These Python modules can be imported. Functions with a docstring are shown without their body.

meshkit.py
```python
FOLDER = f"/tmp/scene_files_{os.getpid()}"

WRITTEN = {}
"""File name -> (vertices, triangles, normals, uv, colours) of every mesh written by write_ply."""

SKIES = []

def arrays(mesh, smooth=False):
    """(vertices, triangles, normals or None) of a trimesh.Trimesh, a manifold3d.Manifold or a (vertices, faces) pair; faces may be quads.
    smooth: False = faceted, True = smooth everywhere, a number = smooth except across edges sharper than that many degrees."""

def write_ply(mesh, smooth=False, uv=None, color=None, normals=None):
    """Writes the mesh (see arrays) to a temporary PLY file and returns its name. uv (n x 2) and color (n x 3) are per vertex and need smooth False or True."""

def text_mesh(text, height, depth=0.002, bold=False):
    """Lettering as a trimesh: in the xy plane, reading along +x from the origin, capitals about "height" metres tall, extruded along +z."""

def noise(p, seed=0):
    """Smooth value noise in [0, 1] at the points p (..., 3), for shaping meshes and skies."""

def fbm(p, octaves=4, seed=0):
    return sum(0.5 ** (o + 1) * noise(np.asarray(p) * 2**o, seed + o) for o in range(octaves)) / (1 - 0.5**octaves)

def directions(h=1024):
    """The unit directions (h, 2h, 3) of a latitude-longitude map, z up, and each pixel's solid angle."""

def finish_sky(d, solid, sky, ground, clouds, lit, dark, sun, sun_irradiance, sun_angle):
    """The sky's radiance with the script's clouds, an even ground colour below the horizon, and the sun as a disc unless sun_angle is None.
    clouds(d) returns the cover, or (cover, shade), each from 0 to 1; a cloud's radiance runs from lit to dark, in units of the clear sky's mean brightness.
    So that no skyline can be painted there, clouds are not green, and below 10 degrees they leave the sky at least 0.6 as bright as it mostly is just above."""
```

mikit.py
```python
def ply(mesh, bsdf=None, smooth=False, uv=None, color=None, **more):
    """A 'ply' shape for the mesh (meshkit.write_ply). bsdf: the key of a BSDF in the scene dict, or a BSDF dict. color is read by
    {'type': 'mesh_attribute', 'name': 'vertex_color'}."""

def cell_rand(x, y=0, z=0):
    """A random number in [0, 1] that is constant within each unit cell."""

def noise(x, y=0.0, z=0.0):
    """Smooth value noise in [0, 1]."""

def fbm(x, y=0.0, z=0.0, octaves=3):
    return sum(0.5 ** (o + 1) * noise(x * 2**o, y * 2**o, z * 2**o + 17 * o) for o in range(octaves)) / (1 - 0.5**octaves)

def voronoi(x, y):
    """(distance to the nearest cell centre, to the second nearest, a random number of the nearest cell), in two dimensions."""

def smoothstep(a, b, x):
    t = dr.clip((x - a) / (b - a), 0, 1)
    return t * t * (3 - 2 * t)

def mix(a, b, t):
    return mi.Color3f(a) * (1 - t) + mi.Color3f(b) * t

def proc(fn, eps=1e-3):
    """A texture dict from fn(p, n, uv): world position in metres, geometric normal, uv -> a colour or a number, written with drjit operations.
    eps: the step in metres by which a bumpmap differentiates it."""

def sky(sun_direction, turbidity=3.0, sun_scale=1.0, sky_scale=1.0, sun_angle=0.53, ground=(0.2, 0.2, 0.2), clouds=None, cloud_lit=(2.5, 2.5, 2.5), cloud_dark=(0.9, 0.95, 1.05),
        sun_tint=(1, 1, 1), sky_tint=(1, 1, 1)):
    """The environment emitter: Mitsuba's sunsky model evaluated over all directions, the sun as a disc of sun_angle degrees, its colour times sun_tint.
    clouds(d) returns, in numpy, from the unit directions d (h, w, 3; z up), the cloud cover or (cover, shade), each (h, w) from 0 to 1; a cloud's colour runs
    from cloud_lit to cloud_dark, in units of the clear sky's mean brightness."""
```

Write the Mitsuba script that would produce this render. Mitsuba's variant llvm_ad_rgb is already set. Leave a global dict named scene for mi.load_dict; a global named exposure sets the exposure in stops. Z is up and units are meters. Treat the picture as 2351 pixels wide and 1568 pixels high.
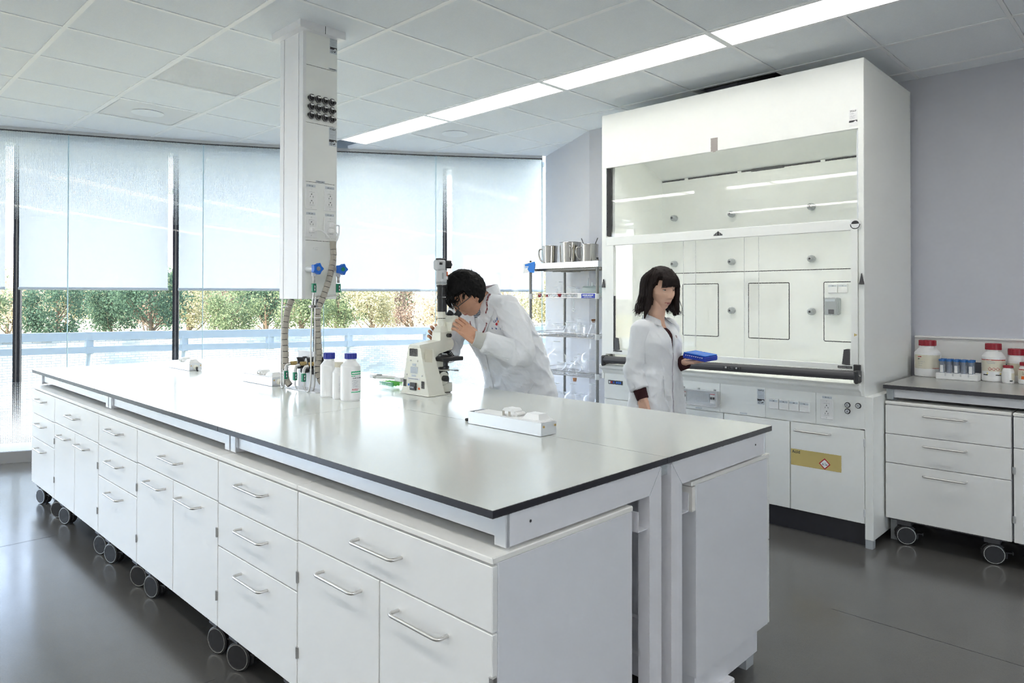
import math, random
import numpy as np, trimesh, mitsuba as mi, drjit as dr
import manifold3d as m3
from shapely.geometry import Polygon, Point
from shapely import affinity
import mikit, meshkit
from mikit import noise, fbm, smoothstep, mix, cell_rand
T4 = mi.ScalarTransform4f
rng = np.random.default_rng(11)
scene, labels = {'type': 'scene'}, {}

# ------------------------------------------------------------------ camera, sky, lamps, exposure
exposure = 0.17
CAM = np.array([1.142, -1.1151, 1.3866])
YAW, PITCH, ROLL, FPX, PPY = 0.7706, 0.0097, 0.0014, 1591.27, 670.34
_r = np.array([math.cos(YAW), math.sin(YAW), 0]); _f = np.array([-math.sin(YAW), math.cos(YAW), 0]); _u = np.array([0, 0, 1.])
_f2 = _f * math.cos(PITCH) + _u * math.sin(PITCH); _u2 = _u * math.cos(PITCH) - _f * math.sin(PITCH)
_u3 = _u2 * math.cos(ROLL) - _r * math.sin(ROLL)
scene['camera'] = {'type': 'perspective', 'fov': math.degrees(2 * math.atan(1175.5 / FPX)), 'fov_axis': 'x', 'near_clip': 0.05, 'far_clip': 600.0,
                   'principal_point_offset_y': (784 - PPY) / 1568,
                   'to_world': T4().look_at(origin=CAM.tolist(), target=(CAM + _f2).tolist(), up=_u3.tolist())}
SUN = (0.30, -0.72, 0.62)
SKY_SCALE, SUN_SCALE = 30.0, 15.0
LAMP = 7.5         # radiance of the ceiling lamp diffusers
LAMP_COL = (1.0, 0.985, 0.95)
HOODLAMP = 6.5
scene['sky'] = mikit.sky(SUN, turbidity=3.5, sky_scale=SKY_SCALE, sun_scale=SUN_SCALE, ground=(0.35, 0.36, 0.36),
                         clouds=lambda d: np.clip(meshkit.fbm(d * 3.0 + 5, 4) * 2.2 - 0.6, 0, 0.8), cloud_lit=(2.0, 2.05, 2.1), cloud_dark=(1.0, 1.05, 1.1))

# ------------------------------------------------------------------ materials
def srgb(c):
    c = np.asarray(c, float) / 255.0
    return [float(x) for x in np.where(c < 0.04045, c / 12.92, ((c + 0.055) / 1.055) ** 2.4)]
def rgb(c): return {'type': 'rgb', 'value': [float(x) for x in c]}
def two(d): return {'type': 'twosided', 'bsdf': d}
def pri(key, col, rough=0.5, spec=0.5, metal=0.0, **k):
    base = col if isinstance(col, dict) else rgb(col)
    scene[key] = two({'type': 'principled', 'base_color': base, 'roughness': rough, 'specular': spec, 'metallic': metal, **k})
pri('white_laminate', (0.82, 0.82, 0.80), 0.38)
pri('panel_grey', (0.76, 0.77, 0.80), 0.42)
pri('cabinet_edge', (0.86, 0.85, 0.81), 0.45)
pri('hood_white', (0.86, 0.87, 0.84), 0.35)
pri('hood_inner', (0.86, 0.875, 0.84), 0.4)
pri('seam_dark', (0.035, 0.035, 0.04), 0.6)
pri('bench_top', mikit.proc(lambda p, n, uv: mi.Color3f(0.56, 0.575, 0.545) * (0.985 + 0.03 * noise(p.x * 700, p.y * 700, p.z * 700))), 0.17, 0.62)
pri('bench_core', (0.018, 0.018, 0.024), 0.28, 0.9)
pri('side_top', (0.30, 0.30, 0.285), 0.22, 0.7)
pri('alu', (0.80, 0.82, 0.85), 0.38, metal=0.75)
pri('frame_white', (0.80, 0.80, 0.83), 0.4)
pri('steel', (0.62, 0.61, 0.59), 0.26, metal=1.0)
pri('steel_soft', (0.55, 0.55, 0.54), 0.4, metal=1.0)
pri('steel_dark', (0.16, 0.16, 0.165), 0.35, metal=1.0)
pri('polished', (0.46, 0.445, 0.42), 0.09, metal=1.0)
pri('post_steel', (0.22, 0.22, 0.215), 0.35, metal=1.0)
pri('vent_grey', (0.70, 0.71, 0.73), 0.6)
pri('brass', (0.62, 0.45, 0.2), 0.3, metal=1.0)
pri('black_plastic', (0.018, 0.018, 0.02), 0.35)
pri('dark_grey', (0.055, 0.055, 0.06), 0.45)
pri('wheel_grey', (0.075, 0.07, 0.072), 0.5)
pri('grey_plastic', (0.33, 0.35, 0.36), 0.4)
pri('light_grey', (0.58, 0.59, 0.60), 0.4)
pri('plate_taupe', (0.30, 0.27, 0.26), 0.5)
pri('band_dark', (0.085, 0.09, 0.11), 0.5)
pri('taupe', (0.37, 0.34, 0.29), 0.5)
pri('white_plastic', (0.86, 0.86, 0.85), 0.3)
pri('cream', (0.80, 0.79, 0.69), 0.33)
pri('cream_dark', (0.62, 0.58, 0.47), 0.6)
pri('blue_plastic', (0.015, 0.13, 0.55), 0.35)
pri('blue_cap', (0.01, 0.02, 0.26), 0.35)
pri('blue_lid', (0.02, 0.12, 0.36), 0.35)
pri('blue_tape', (0.01, 0.17, 0.60), 0.5)
pri('blue_box', (0.008, 0.03, 0.36), 0.4)
pri('blue_ink', (0.03, 0.06, 0.22), 0.5)
pri('green_plastic', (0.0, 0.19, 0.10), 0.45)
pri('green_print', (0.02, 0.36, 0.17), 0.5)
pri('green_light', (0.18, 0.62, 0.12), 0.5)
pri('red_cap', (0.27, 0.008, 0.02), 0.35)
pri('red_print', (0.42, 0.02, 0.03), 0.5)
pri('orange_print', (0.65, 0.12, 0.02), 0.5)
pri('yellow_print', (0.75, 0.62, 0.05), 0.5)
pri('beige_paper', (0.66, 0.62, 0.50), 0.6)
pri('gold_label', (0.53, 0.42, 0.16), 0.4)
pri('paper', (0.78, 0.78, 0.78), 0.6)
pri('tag_silver', (0.52, 0.56, 0.60), 0.45)
pri('ink', (0.03, 0.03, 0.035), 0.6)
pri('ink_soft', (0.36, 0.38, 0.41), 0.6)
pri('ceiling_tile', mikit.proc(lambda p, n, uv: mi.Color3f(0.77, 0.80, 0.835) * (0.96 + 0.05 * noise(p.x * 420, p.y * 420, 1) + 0.02 * noise(p.x * 130, p.y * 130, 3))), 0.9, 0.1)
pri('ceiling_bar', (0.84, 0.85, 0.86), 0.5)
pri('ceiling_seam', (0.30, 0.31, 0.33), 0.8)
pri('wall_paint', mikit.proc(lambda p, n, uv: mi.Color3f(0.55, 0.56, 0.61) * (0.99 + 0.02 * noise(p.x * 60, p.y * 60, p.z * 60))), 0.75, 0.25)
pri('wall_white', (0.80, 0.80, 0.80), 0.7, 0.2)
pri('plenum', (0.02, 0.02, 0.02), 0.9)
pri('skirt_steel', (0.36, 0.36, 0.36), 0.45, metal=0.6)
pri('mullion', (0.004, 0.007, 0.015), 0.4, 0.3)
pri('clear_rim', (0.80, 0.86, 0.88), 0.3, 0.4)
scene['frit'] = {'type': 'principledthin', 'base_color': rgb((0.88, 0.93, 0.95)), 'roughness': 0.7, 'diff_trans': 1.3, 'spec_trans': 0.0}
pri('joint', (0.45, 0.66, 0.74), 0.3)
pri('blind_bar', (0.45, 0.53, 0.63), 0.5)
pri('rail_blue', (0.25, 0.325, 0.41), 0.5)
pri('louver', (0.45, 0.52, 0.58), 0.5)
pri('soil', mikit.proc(lambda p, n, uv: mix((0.30, 0.27, 0.17), (0.42, 0.43, 0.27), fbm(p.x * 0.3, p.y * 0.3, 0))), 0.9, 0.1)
pri('bark', (0.10, 0.085, 0.07), 0.9, 0.1)
pri('skin', mikit.proc(lambda p, n, uv: mix((0.58, 0.33, 0.22), (0.50, 0.25, 0.16), fbm(p.x * 45, p.y * 45, p.z * 45))), 0.5, 0.35)
pri('skin_pale', mikit.proc(lambda p, n, uv: mix((0.72, 0.46, 0.34), (0.66, 0.39, 0.28), fbm(p.x * 45, p.y * 45, p.z * 45))), 0.5, 0.35)
pri('nail', (0.70, 0.45, 0.36), 0.3)
pri('lips', (0.42, 0.14, 0.12), 0.4)
pri('eye_white', (0.80, 0.78, 0.74), 0.15)
pri('iris', (0.02, 0.013, 0.01), 0.1)
pri('hair', mikit.proc(lambda p, n, uv: mi.Color3f(0.005, 0.0045, 0.005) * (0.5 + 1.2 * noise(p.x * 260, p.y * 260, p.z * 40))), 0.6, 0.12)
pri('hair_brown', mikit.proc(lambda p, n, uv: mi.Color3f(0.011, 0.006, 0.0055) * (0.5 + 1.2 * noise(p.x * 240, p.y * 240, p.z * 30))), 0.55, 0.18)
pri('coat', mikit.proc(lambda p, n, uv: mi.Color3f(0.80, 0.81, 0.83) * (0.96 + 0.04 * noise(p.x * 900, p.y * 900, p.z * 900))), 0.85, 0.15, sheen=0.2)
pri('coat_trim', mikit.proc(lambda p, n, uv: mix((0.22, 0.07, 0.08), (0.62, 0.56, 0.56), smoothstep(0.55, 0.75, noise(p.z * 260, p.x * 200, p.y * 200)))), 0.8, 0.15)
pri('collar_lining', (0.42, 0.38, 0.43), 0.8, 0.15)
pri('knit_grey', (0.50, 0.50, 0.47), 0.9, 0.1)
pri('stripe_shirt', mikit.proc(lambda p, n, uv: dr.select(dr.sin(p.z * 720.0) > 0, mi.Color3f(0.05, 0.06, 0.09), mi.Color3f(0.55, 0.57, 0.6))), 0.85, 0.1)
pri('dark_knit', (0.035, 0.012, 0.014), 0.85, 0.15)
pri('trousers', (0.035, 0.04, 0.06), 0.85, 0.1)
pri('shoe', (0.03, 0.03, 0.03), 0.5)
pri('copper', (0.42, 0.2, 0.1), 0.4)
pri('cork', (0.18, 0.085, 0.04), 0.8, 0.1)
pri('floor_vinyl', mikit.proc(lambda p, n, uv: (lambda s, q: mix((0.085, 0.083, 0.078), (0.068, 0.067, 0.065), s) * (0.93 + 0.14 * q))(fbm(p.x * 3, p.y * 3, 0), noise(p.x * 420, p.y * 420, 2))),
    mikit.proc(lambda p, n, uv: 0.15 + 0.11 * fbm(p.x * 2.0, p.y * 7.0, 1)), 0.9)
def brick_col(p, n, uv):
    row = dr.floor(p.z / 0.075); s = p.y / 0.23 + 0.5 * (row - 2 * dr.floor(row / 2))
    u, v = s - dr.floor(s), p.z / 0.075 - row
    br = smoothstep(0.0, 0.06, u) * smoothstep(1.0, 0.94, u) * smoothstep(0.05, 0.2, v) * smoothstep(1.0, 0.9, v)
    patch = fbm(p.y * 0.5, p.z * 0.7, 4)
    return mix((0.075, 0.11, 0.155), mix((0.11, 0.15, 0.19), (0.26, 0.275, 0.29), smoothstep(0.3, 0.65, patch)) * (0.75 + 0.4 * cell_rand(dr.floor(s), row, 1)), br)
pri('far_brick', mikit.proc(brick_col), 0.9, 0.1)
scene['blind_fabric'] = {'type': 'principledthin', 'base_color': rgb((0.645, 0.69, 0.755)), 'roughness': 0.9, 'diff_trans': 0.7, 'spec_trans': 0.0}
scene['pane_glass'] = {'type': 'thindielectric', 'int_ior': 1.34}
scene['sash_glass'] = {'type': 'thindielectric', 'int_ior': 1.5}
scene['glass'] = {'type': 'thindielectric', 'int_ior': 1.48}
scene['clear_plastic'] = {'type': 'thindielectric', 'int_ior': 1.4}
for i, c in enumerate([(0.15, 0.21, 0.13), (0.36, 0.36, 0.25), (0.065, 0.12, 0.09), (0.55, 0.50, 0.40), (0.25, 0.20, 0.18)]):
    scene[f'leaf_{i}'] = {'type': 'principledthin', 'base_color': rgb(c), 'roughness': 0.7, 'diff_trans': 0.8}
scene['lamp_glow'] = two({'type': 'diffuse', 'reflectance': rgb((0.85, 0.85, 0.85))})

# ------------------------------------------------------------------ helpers
def uniq(k):
    if k not in scene and k not in labels and not any(x.startswith(k + '__') for x in labels): return k
    i = 1
    while f'{k}_{i:03d}' in scene or f'{k}_{i:03d}' in labels: i += 1
    return f'{k}_{i:03d}'
def tag(k, label=None, cat=None, group=None, kind=None):
    d = labels.setdefault(k, {})
    for a, b in (('label', label), ('category', cat), ('group', group), ('kind', kind)):
        if b: d[a] = b
    return k
def thing(name, label, cat, group=None):
    return tag(uniq(name), label, cat, group)
def put(key, mesh, mat, smooth=False, tw=None, label=None, cat=None, group=None, kind=None, **more):
    key = uniq(key)
    d = dict(mesh) if isinstance(mesh, dict) else mikit.ply(mesh, mat, smooth, **more)
    if tw is not None: d['to_world'] = tw
    scene[key] = d
    if label or cat or kind or group: tag(key, label, cat, group, kind)
    return key
def part(parent, name, mesh, mat, smooth=False, tw=None, label=None, kind=None, **more):
    return put(parent + '__' + name, mesh, mat, smooth, tw, label=label, kind=kind, **more)
def clone(src, name, tw, label, cat=None, group=None):
    k = thing(name, label, cat or labels[src]['category'], group or labels[src].get('group'))
    for e in [x for x in scene if x.startswith(src + '__')]:
        d = dict(scene[e]); d['to_world'] = tw @ d['to_world'] if 'to_world' in d else tw
        scene[k + e[len(src):]] = d
    return k
def cat(*ms):
    ms = [m for a in ms for m in (a if isinstance(a, (list, tuple)) else [a])]
    return trimesh.util.concatenate(ms)
def box(x0, x1, y0, y1, z0, z1, c=0.0):
    x0, x1 = min(x0, x1), max(x0, x1); y0, y1 = min(y0, y1), max(y0, y1); z0, z1 = min(z0, z1), max(z0, z1)
    c = min(c, (x1 - x0) * .49, (y1 - y0) * .49, (z1 - z0) * .49)
    if c <= 0:
        m = trimesh.creation.box((x1 - x0, y1 - y0, z1 - z0)); m.apply_translation(((x0 + x1) / 2, (y0 + y1) / 2, (z0 + z1) / 2)); return m
    p = []
    for a, b, d in ((c, c, 0), (c, 0, c), (0, c, c)):
        for x in (x0 + a, x1 - a):
            for y in (y0 + b, y1 - b):
                for z in (z0 + d, z1 - d): p.append((x, y, z))
    return trimesh.Trimesh(p, process=False).convex_hull
def frame_to(d):
    d = np.asarray(d, float); d = d / np.linalg.norm(d)
    a = np.cross(d, [0, 0, 1.]) if abs(d[2]) < 0.95 else np.cross(d, [1., 0, 0])
    a /= np.linalg.norm(a); b = np.cross(d, a)
    m = np.eye(4); m[:3, 0], m[:3, 1], m[:3, 2] = a, b, d
    if np.linalg.det(m[:3, :3]) < 0: m[:3, 0] = -a
    return m
def cyl(p0, p1, r, r2=None, n=24):
    p0, p1 = np.asarray(p0, float), np.asarray(p1, float); h = np.linalg.norm(p1 - p0)
    m = lathe([(r, 0), (r if r2 is None else r2, h)], n)
    M = frame_to(p1 - p0); M[:3, 3] = p0; m.apply_transform(M); return m
def lathe(prof, n=32, closed=False):
    prof = [(float(a), float(b)) for a, b in prof]
    if not closed:
        if prof[0][0] > 1e-6: prof = [(0, prof[0][1])] + prof
        if prof[-1][0] > 1e-6: prof = prof + [(0, prof[-1][1])]
    v, f, rings = [], [], []
    for r, z in prof:
        if r <= 1e-6: rings.append([len(v)]); v.append((0, 0, z))
        else:
            rings.append(list(range(len(v), len(v) + n)))
            v += [(r * math.cos(2 * math.pi * k / n), r * math.sin(2 * math.pi * k / n), z) for k in range(n)]
    pairs = list(zip(rings[:-1], rings[1:])) + ([(rings[-1], rings[0])] if closed else [])
    for a, b in pairs:
        for k in range(n):
            l = (k + 1) % n
            if len(a) == 1 and len(b) == 1: continue
            if len(a) == 1: f.append((a[0], b[l], b[k]))
            elif len(b) == 1: f.append((a[k], a[l], b[0]))
            else: f += [(a[k], a[l], b[l]), (a[k], b[l], b[k])]
    return trimesh.Trimesh(v, f, process=False)
def at(m, x=0, y=0, z=0, rz=0, s=1, M=None):
    m = m.copy()
    if s != 1: m.apply_scale(s)
    if M is not None: m.apply_transform(M)
    if rz: m.apply_transform(trimesh.transformations.rotation_matrix(rz, (0, 0, 1)))
    m.apply_translation((x, y, z)); return m
def spline(pts, n=8):
    p = np.asarray(pts, float); q = np.vstack([2 * p[0] - p[1], p, 2 * p[-1] - p[-2]]); out = []
    for i in range(1, len(q) - 2):
        for t in np.arange(n) / n:
            a, b, c, d = q[i - 1:i + 3]
            out.append(0.5 * ((2 * b) + (c - a) * t + (2 * a - 5 * b + 4 * c - d) * t * t + (3 * b - a - 3 * c + d) * t ** 3))
    return np.array(out + [p[-1]])
def tube(pts, r, n=10, caps=True):
    p = np.asarray(pts, float); r = np.broadcast_to(r, (len(p),))
    t = np.gradient(p, axis=0); t /= np.linalg.norm(t, axis=1, keepdims=True) + 1e-12
    a = np.cross(t[0], [0, 0, 1.]) if abs(t[0][2]) < 0.9 else np.cross(t[0], [1., 0, 0])
    v = []
    for i in range(len(p)):
        a = a - t[i] * (a @ t[i]); a /= np.linalg.norm(a); b = np.cross(t[i], a)
        for k in range(n):
            g = 2 * math.pi * k / n; v.append(p[i] + r[i] * (math.cos(g) * a + math.sin(g) * b))
    f = []
    for i in range(len(p) - 1):
        for k in range(n):
            l = (k + 1) % n; A, B, Cc, D = i * n + k, i * n + l, (i + 1) * n + l, (i + 1) * n + k
            f += [(A, B, Cc), (A, Cc, D)]
    if caps:
        c0, c1 = len(v), len(v) + 1; v += [p[0], p[-1]]; e = (len(p) - 1) * n
        for k in range(n):
            l = (k + 1) % n; f += [(c0, l, k), (c1, e + k, e + l)]
    return trimesh.Trimesh(v, f, process=False)
def prism(poly, h, bevel=0):
    g = poly if hasattr(poly, 'exterior') else Polygon(poly)
    return trimesh.creation.extrude_polygon(g, h, engine='earcut')
# local (a, b, c) -> world, for print and fittings on upright faces: a to the right, b up, c out of the face
FACE_Y = np.array([[1., 0, 0, 0], [0, 0, -1, 0], [0, 1, 0, 0], [0, 0, 0, 1]])          # faces -Y
FACE_X = np.array([[0, 0, 1., 0], [1, 0, 0, 0], [0, 1, 0, 0], [0, 0, 0, 1]])           # faces +X
def face(m, F, x, y, z):
    m = m.copy(); m.apply_transform(F); m.apply_translation((x, y, z)); return m
def rect2(w, h, t=0.001, c=0): return box(-w / 2, w / 2, -h / 2, h / 2, 0, t, c)
def text(s, h, t=0.0006, bold=False, center=True, w=None):
    m = meshkit.text_mesh(s, h, t, bold)
    if w: m.apply_scale([w / m.extents[0], 1, 1])
    if center: m.apply_translation((-(m.bounds[0][0] + m.bounds[1][0]) / 2, 0, 0))
    return m
def strokes(w, h, n, t=0.0005, seed=1):
    # print too small to read: a row of n letter-sized strokes, w wide and h tall, centred
    g = np.random.default_rng(seed); e = np.cumsum(np.r_[0, g.uniform(.7, 1.3, n)]); e = (e / e[-1] - .5) * w
    return cat([box(e[i], e[i] + (e[i + 1] - e[i]) * .72, -h / 2 * g.uniform(.75, 1), h / 2, 0, t) for i in range(n)])
def lines2(x0, x1, ys, th=0.0012, t=0.0005, seed=0):
    g = np.random.default_rng(seed); o = []
    for y in ys:
        e = x0 + (x1 - x0) * g.uniform(0.55, 1.0); o.append(box(x0, e, y, y + th, 0, t))
    return cat(o)
pri('frost', (0.52, 0.60, 0.59), 0.5)
scene['tube_plastic'] = {'type': 'blendbsdf', 'weight': 0.35, 'a': {'type': 'thindielectric', 'int_ior': 1.35}, 'b': two({'type': 'principled', 'base_color': rgb((0.33, 0.38, 0.47)), 'roughness': 0.25})}
# ------------------------------------------------------------------ the room
H = 2.837
GX0, GY0, G = -0.714, 2.307, 0.61                 # ceiling grid
pane_pts = [(-6.92, -4.6), (-6.90, -3.6), (-6.78, -2.53), (-6.56, -1.48), (-6.24, -0.46), (-5.80, 0.51), (-5.335, 1.475), (-4.79, 2.40), (-4.185, 3.285), (-3.535, 4.14)]
room = [(1.9 + 3.5, -4.6), (5.4, 4.0), (-0.06, 4.0), (-2.05, 4.0), (-2.05, 3.62), (-2.53, 3.62), (-3.50, 4.17)] + pane_pts[::-1]
fl = Polygon([(a - 0.0, b) for a, b in room]).buffer(0.12)
floor = put('floor', at(prism(fl, 0.06), z=-0.06), 'floor_vinyl', kind='structure')
seams = [((0.9, 0.55), (0.9, 3.2)), ((-0.9, 1.55), (-0.9, 3.0)), ((-6.0, -0.62), (1.2, -0.62)), ((0.0, 2.12), (3.0, 2.12)), ((-3.6, -0.05), (-3.6, -3)), ((-1.4, -0.05), (-1.4, -3))]
for (ax, ay), (bx, by) in seams:
    part(floor, 'weld_seam', box(min(ax, bx) - .0012, max(ax, bx) + .0012, min(ay, by) - .0012, max(ay, by) + .0012, 0.0, 0.0006), 'seam_dark')
def wall(key, a, b, mat, z0=0, z1=H + .5, t=0.1, side=1):
    a, b = np.array(a, float), np.array(b, float); d = (b - a) / np.linalg.norm(b - a); n = np.array([-d[1], d[0]]) * side * t
    return put(key, at(prism([tuple(a), tuple(b), tuple(b + n), tuple(a + n)], z1 - z0), z=z0), mat, kind='structure')
wall('wall_right', (-2.06, 4.0), (5.4, 4.0), 'wall_paint')
wall('wall_chase', (-2.05, 4.0), (-2.05, 3.62), 'wall_paint', side=-1, t=0.05)
wall('wall_shelf', (-2.53, 3.62), (-2.05, 3.62), 'wall_paint', t=0.05)
wall('wall_angled', (-3.53, 4.187), (-2.53, 3.62), 'wall_paint', t=0.05)
wb = wall('wall_back', (5.4, 4.0), (5.4, 3.2), 'wall_white')
for k_, (ya, yb, za, zb) in enumerate([(-4.6, -2.6, 0, H + .5), (-2.6, .3, 0, .9), (-2.6, .3, 2.55, H + .5), (.3, 3.2, 0, H + .5)]): part(wb, 'panel', box(5.4, 5.5, ya, yb, za, zb), 'wall_white')
for k_ in range(2):
    y0_ = -2.6 + k_ * 1.45; wn_ = part(wb, 'window_frame', cat(box(5.40, 5.48, y0_, y0_ + .05, .9, 2.55), box(5.40, 5.48, y0_ + 1.40, y0_ + 1.45, .9, 2.55), box(5.40, 5.48, y0_ + .05, y0_ + 1.40, .9, .95), box(5.40, 5.48, y0_ + .05, y0_ + 1.40, 2.5, 2.55)), 'frame_white')
    part(wn_, 'glass', trimesh.Trimesh([(5.45, y0_ + .05, .95), (5.45, y0_ + 1.40, .95), (5.45, y0_ + 1.40, 2.5), (5.45, y0_ + .05, 2.5)], [(0, 1, 2), (0, 2, 3)], process=False), 'pane_glass')
wall('wall_left', (5.4, -4.6), (-6.9, -4.6), 'wall_white')
# backsplash upstand on the right wall
sp = put('trim_1', box(-0.13, 3.0, 3.985, 4.0, 0.995, 1.135), 'white_laminate', kind='structure')
part(sp, 'cap', box(-0.13, 3.0, 3.97, 4.0, 1.135, 1.150, .004), 'white_laminate')
part(sp, 'lower_band', box(-0.13, 3.0, 3.988, 4.0, 0.90, 0.995), 'band_dark')

# ceiling: plenum above, tiles as separate panels, bars of the grid, lamps in the row Y = 2.307..2.60
ceil_poly = Polygon(room).buffer(0.25)
ceiling = put('ceiling', at(prism(ceil_poly, 0.05), z=H + 0.45), 'plenum', kind='structure')
inside = Polygon(room).buffer(0.01)
rows_y = [GY0 - 12 * G + i * G for i in range(12)] + [2.595 + j * G for j in range(3)]
cols_x = [GX0 - 9 * G + i * G for i in range(17)]
tile_mesh = box(0.010, G - 0.010, 0.010, G - 0.010, 0, 0.016, 0.003)
tile_ply = mikit.ply(tile_mesh, 'ceiling_tile')
LAMP_ROWS = (GY0, GY0 - 6 * G, GY0 - 10 * G)
special = {}
def cell(x, y): return (round((x - GX0) / G), round((y - GY0) / G, 2))
special[cell(GX0 - 5 * G, GY0 - 3 * G)] = 'grille'
special[cell(GX0 - 7 * G, GY0 - 3 * G)] = 'diffuser'
special[cell(GX0 - 5 * G, 2.595)] = 'diffuser2'
special[cell(GX0 - 1 * G, 2.595 + G)] = 'hole'
rest = []
def perforated(kind):
    t = thing('ceiling_vent', {'grille': 'perforated white air grille in the ceiling left of the service column', 'diffuser': 'square ceiling panel with a pale round disc near the windows at left', 'diffuser2': 'square ceiling panel with a pale round disc beyond the far end of the light strip'}[kind], 'ceiling vent')
    return t
def build_vent(kind, x, y):
    t = perforated(kind)
    if kind == 'grille':
        n = 46; p = (G - 0.05) / n; o = []
        for i in range(n):
            o.append(box(x + .025 + i * p, x + .025 + (i + .52) * p, y + .025, y + G - .025, H + .004, H + .007))
            o.append(box(x + .025, x + G - .025, y + .025 + i * p, y + .025 + (i + .52) * p, H + .005, H + .008))
        part(t, 'mesh', cat(o), 'ceiling_bar', kind='stuff')
        part(t, 'back_box', box(x + .02, x + G - .02, y + .02, y + G - .02, H + .04, H + .05), 'dark_grey')
    else:
        part(t, 'panel', box(x + .02, x + G - .02, y + .02, y + G - .02, H + .002, H + .012), 'vent_grey', label='grey panel')
        o = []
        for i in range(40):
            a = .03 + (G - .06) * i / 39
            for (u, v) in ((a, .03), (a, G - .03), (.03, a), (G - .03, a)): o.append(box(x + u - .004, x + u + .004, y + v - .004, y + v + .004, H - .0, H + .003))
        part(t, 'perforation', cat(o), 'light_grey', kind='stuff')
        part(t, 'disc', at(lathe([(.115, 0), (.11, .004)], 40), x + G / 2, y + G / 2, H - .002), 'ceiling_tile', 30)
    fr = cat(box(x + .008, x + G - .008, y + .008, y + .024, H - .001, H + .012), box(x + .008, x + G - .008, y + G - .024, y + G - .008, H - .001, H + .012), box(x + .008, x + .024, y + .024, y + G - .024, H - .001, H + .012), box(x + G - .024, x + G - .008, y + .024, y + G - .024, H - .001, H + .012))
    part(t, 'frame', fr, 'ceiling_bar')
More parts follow.
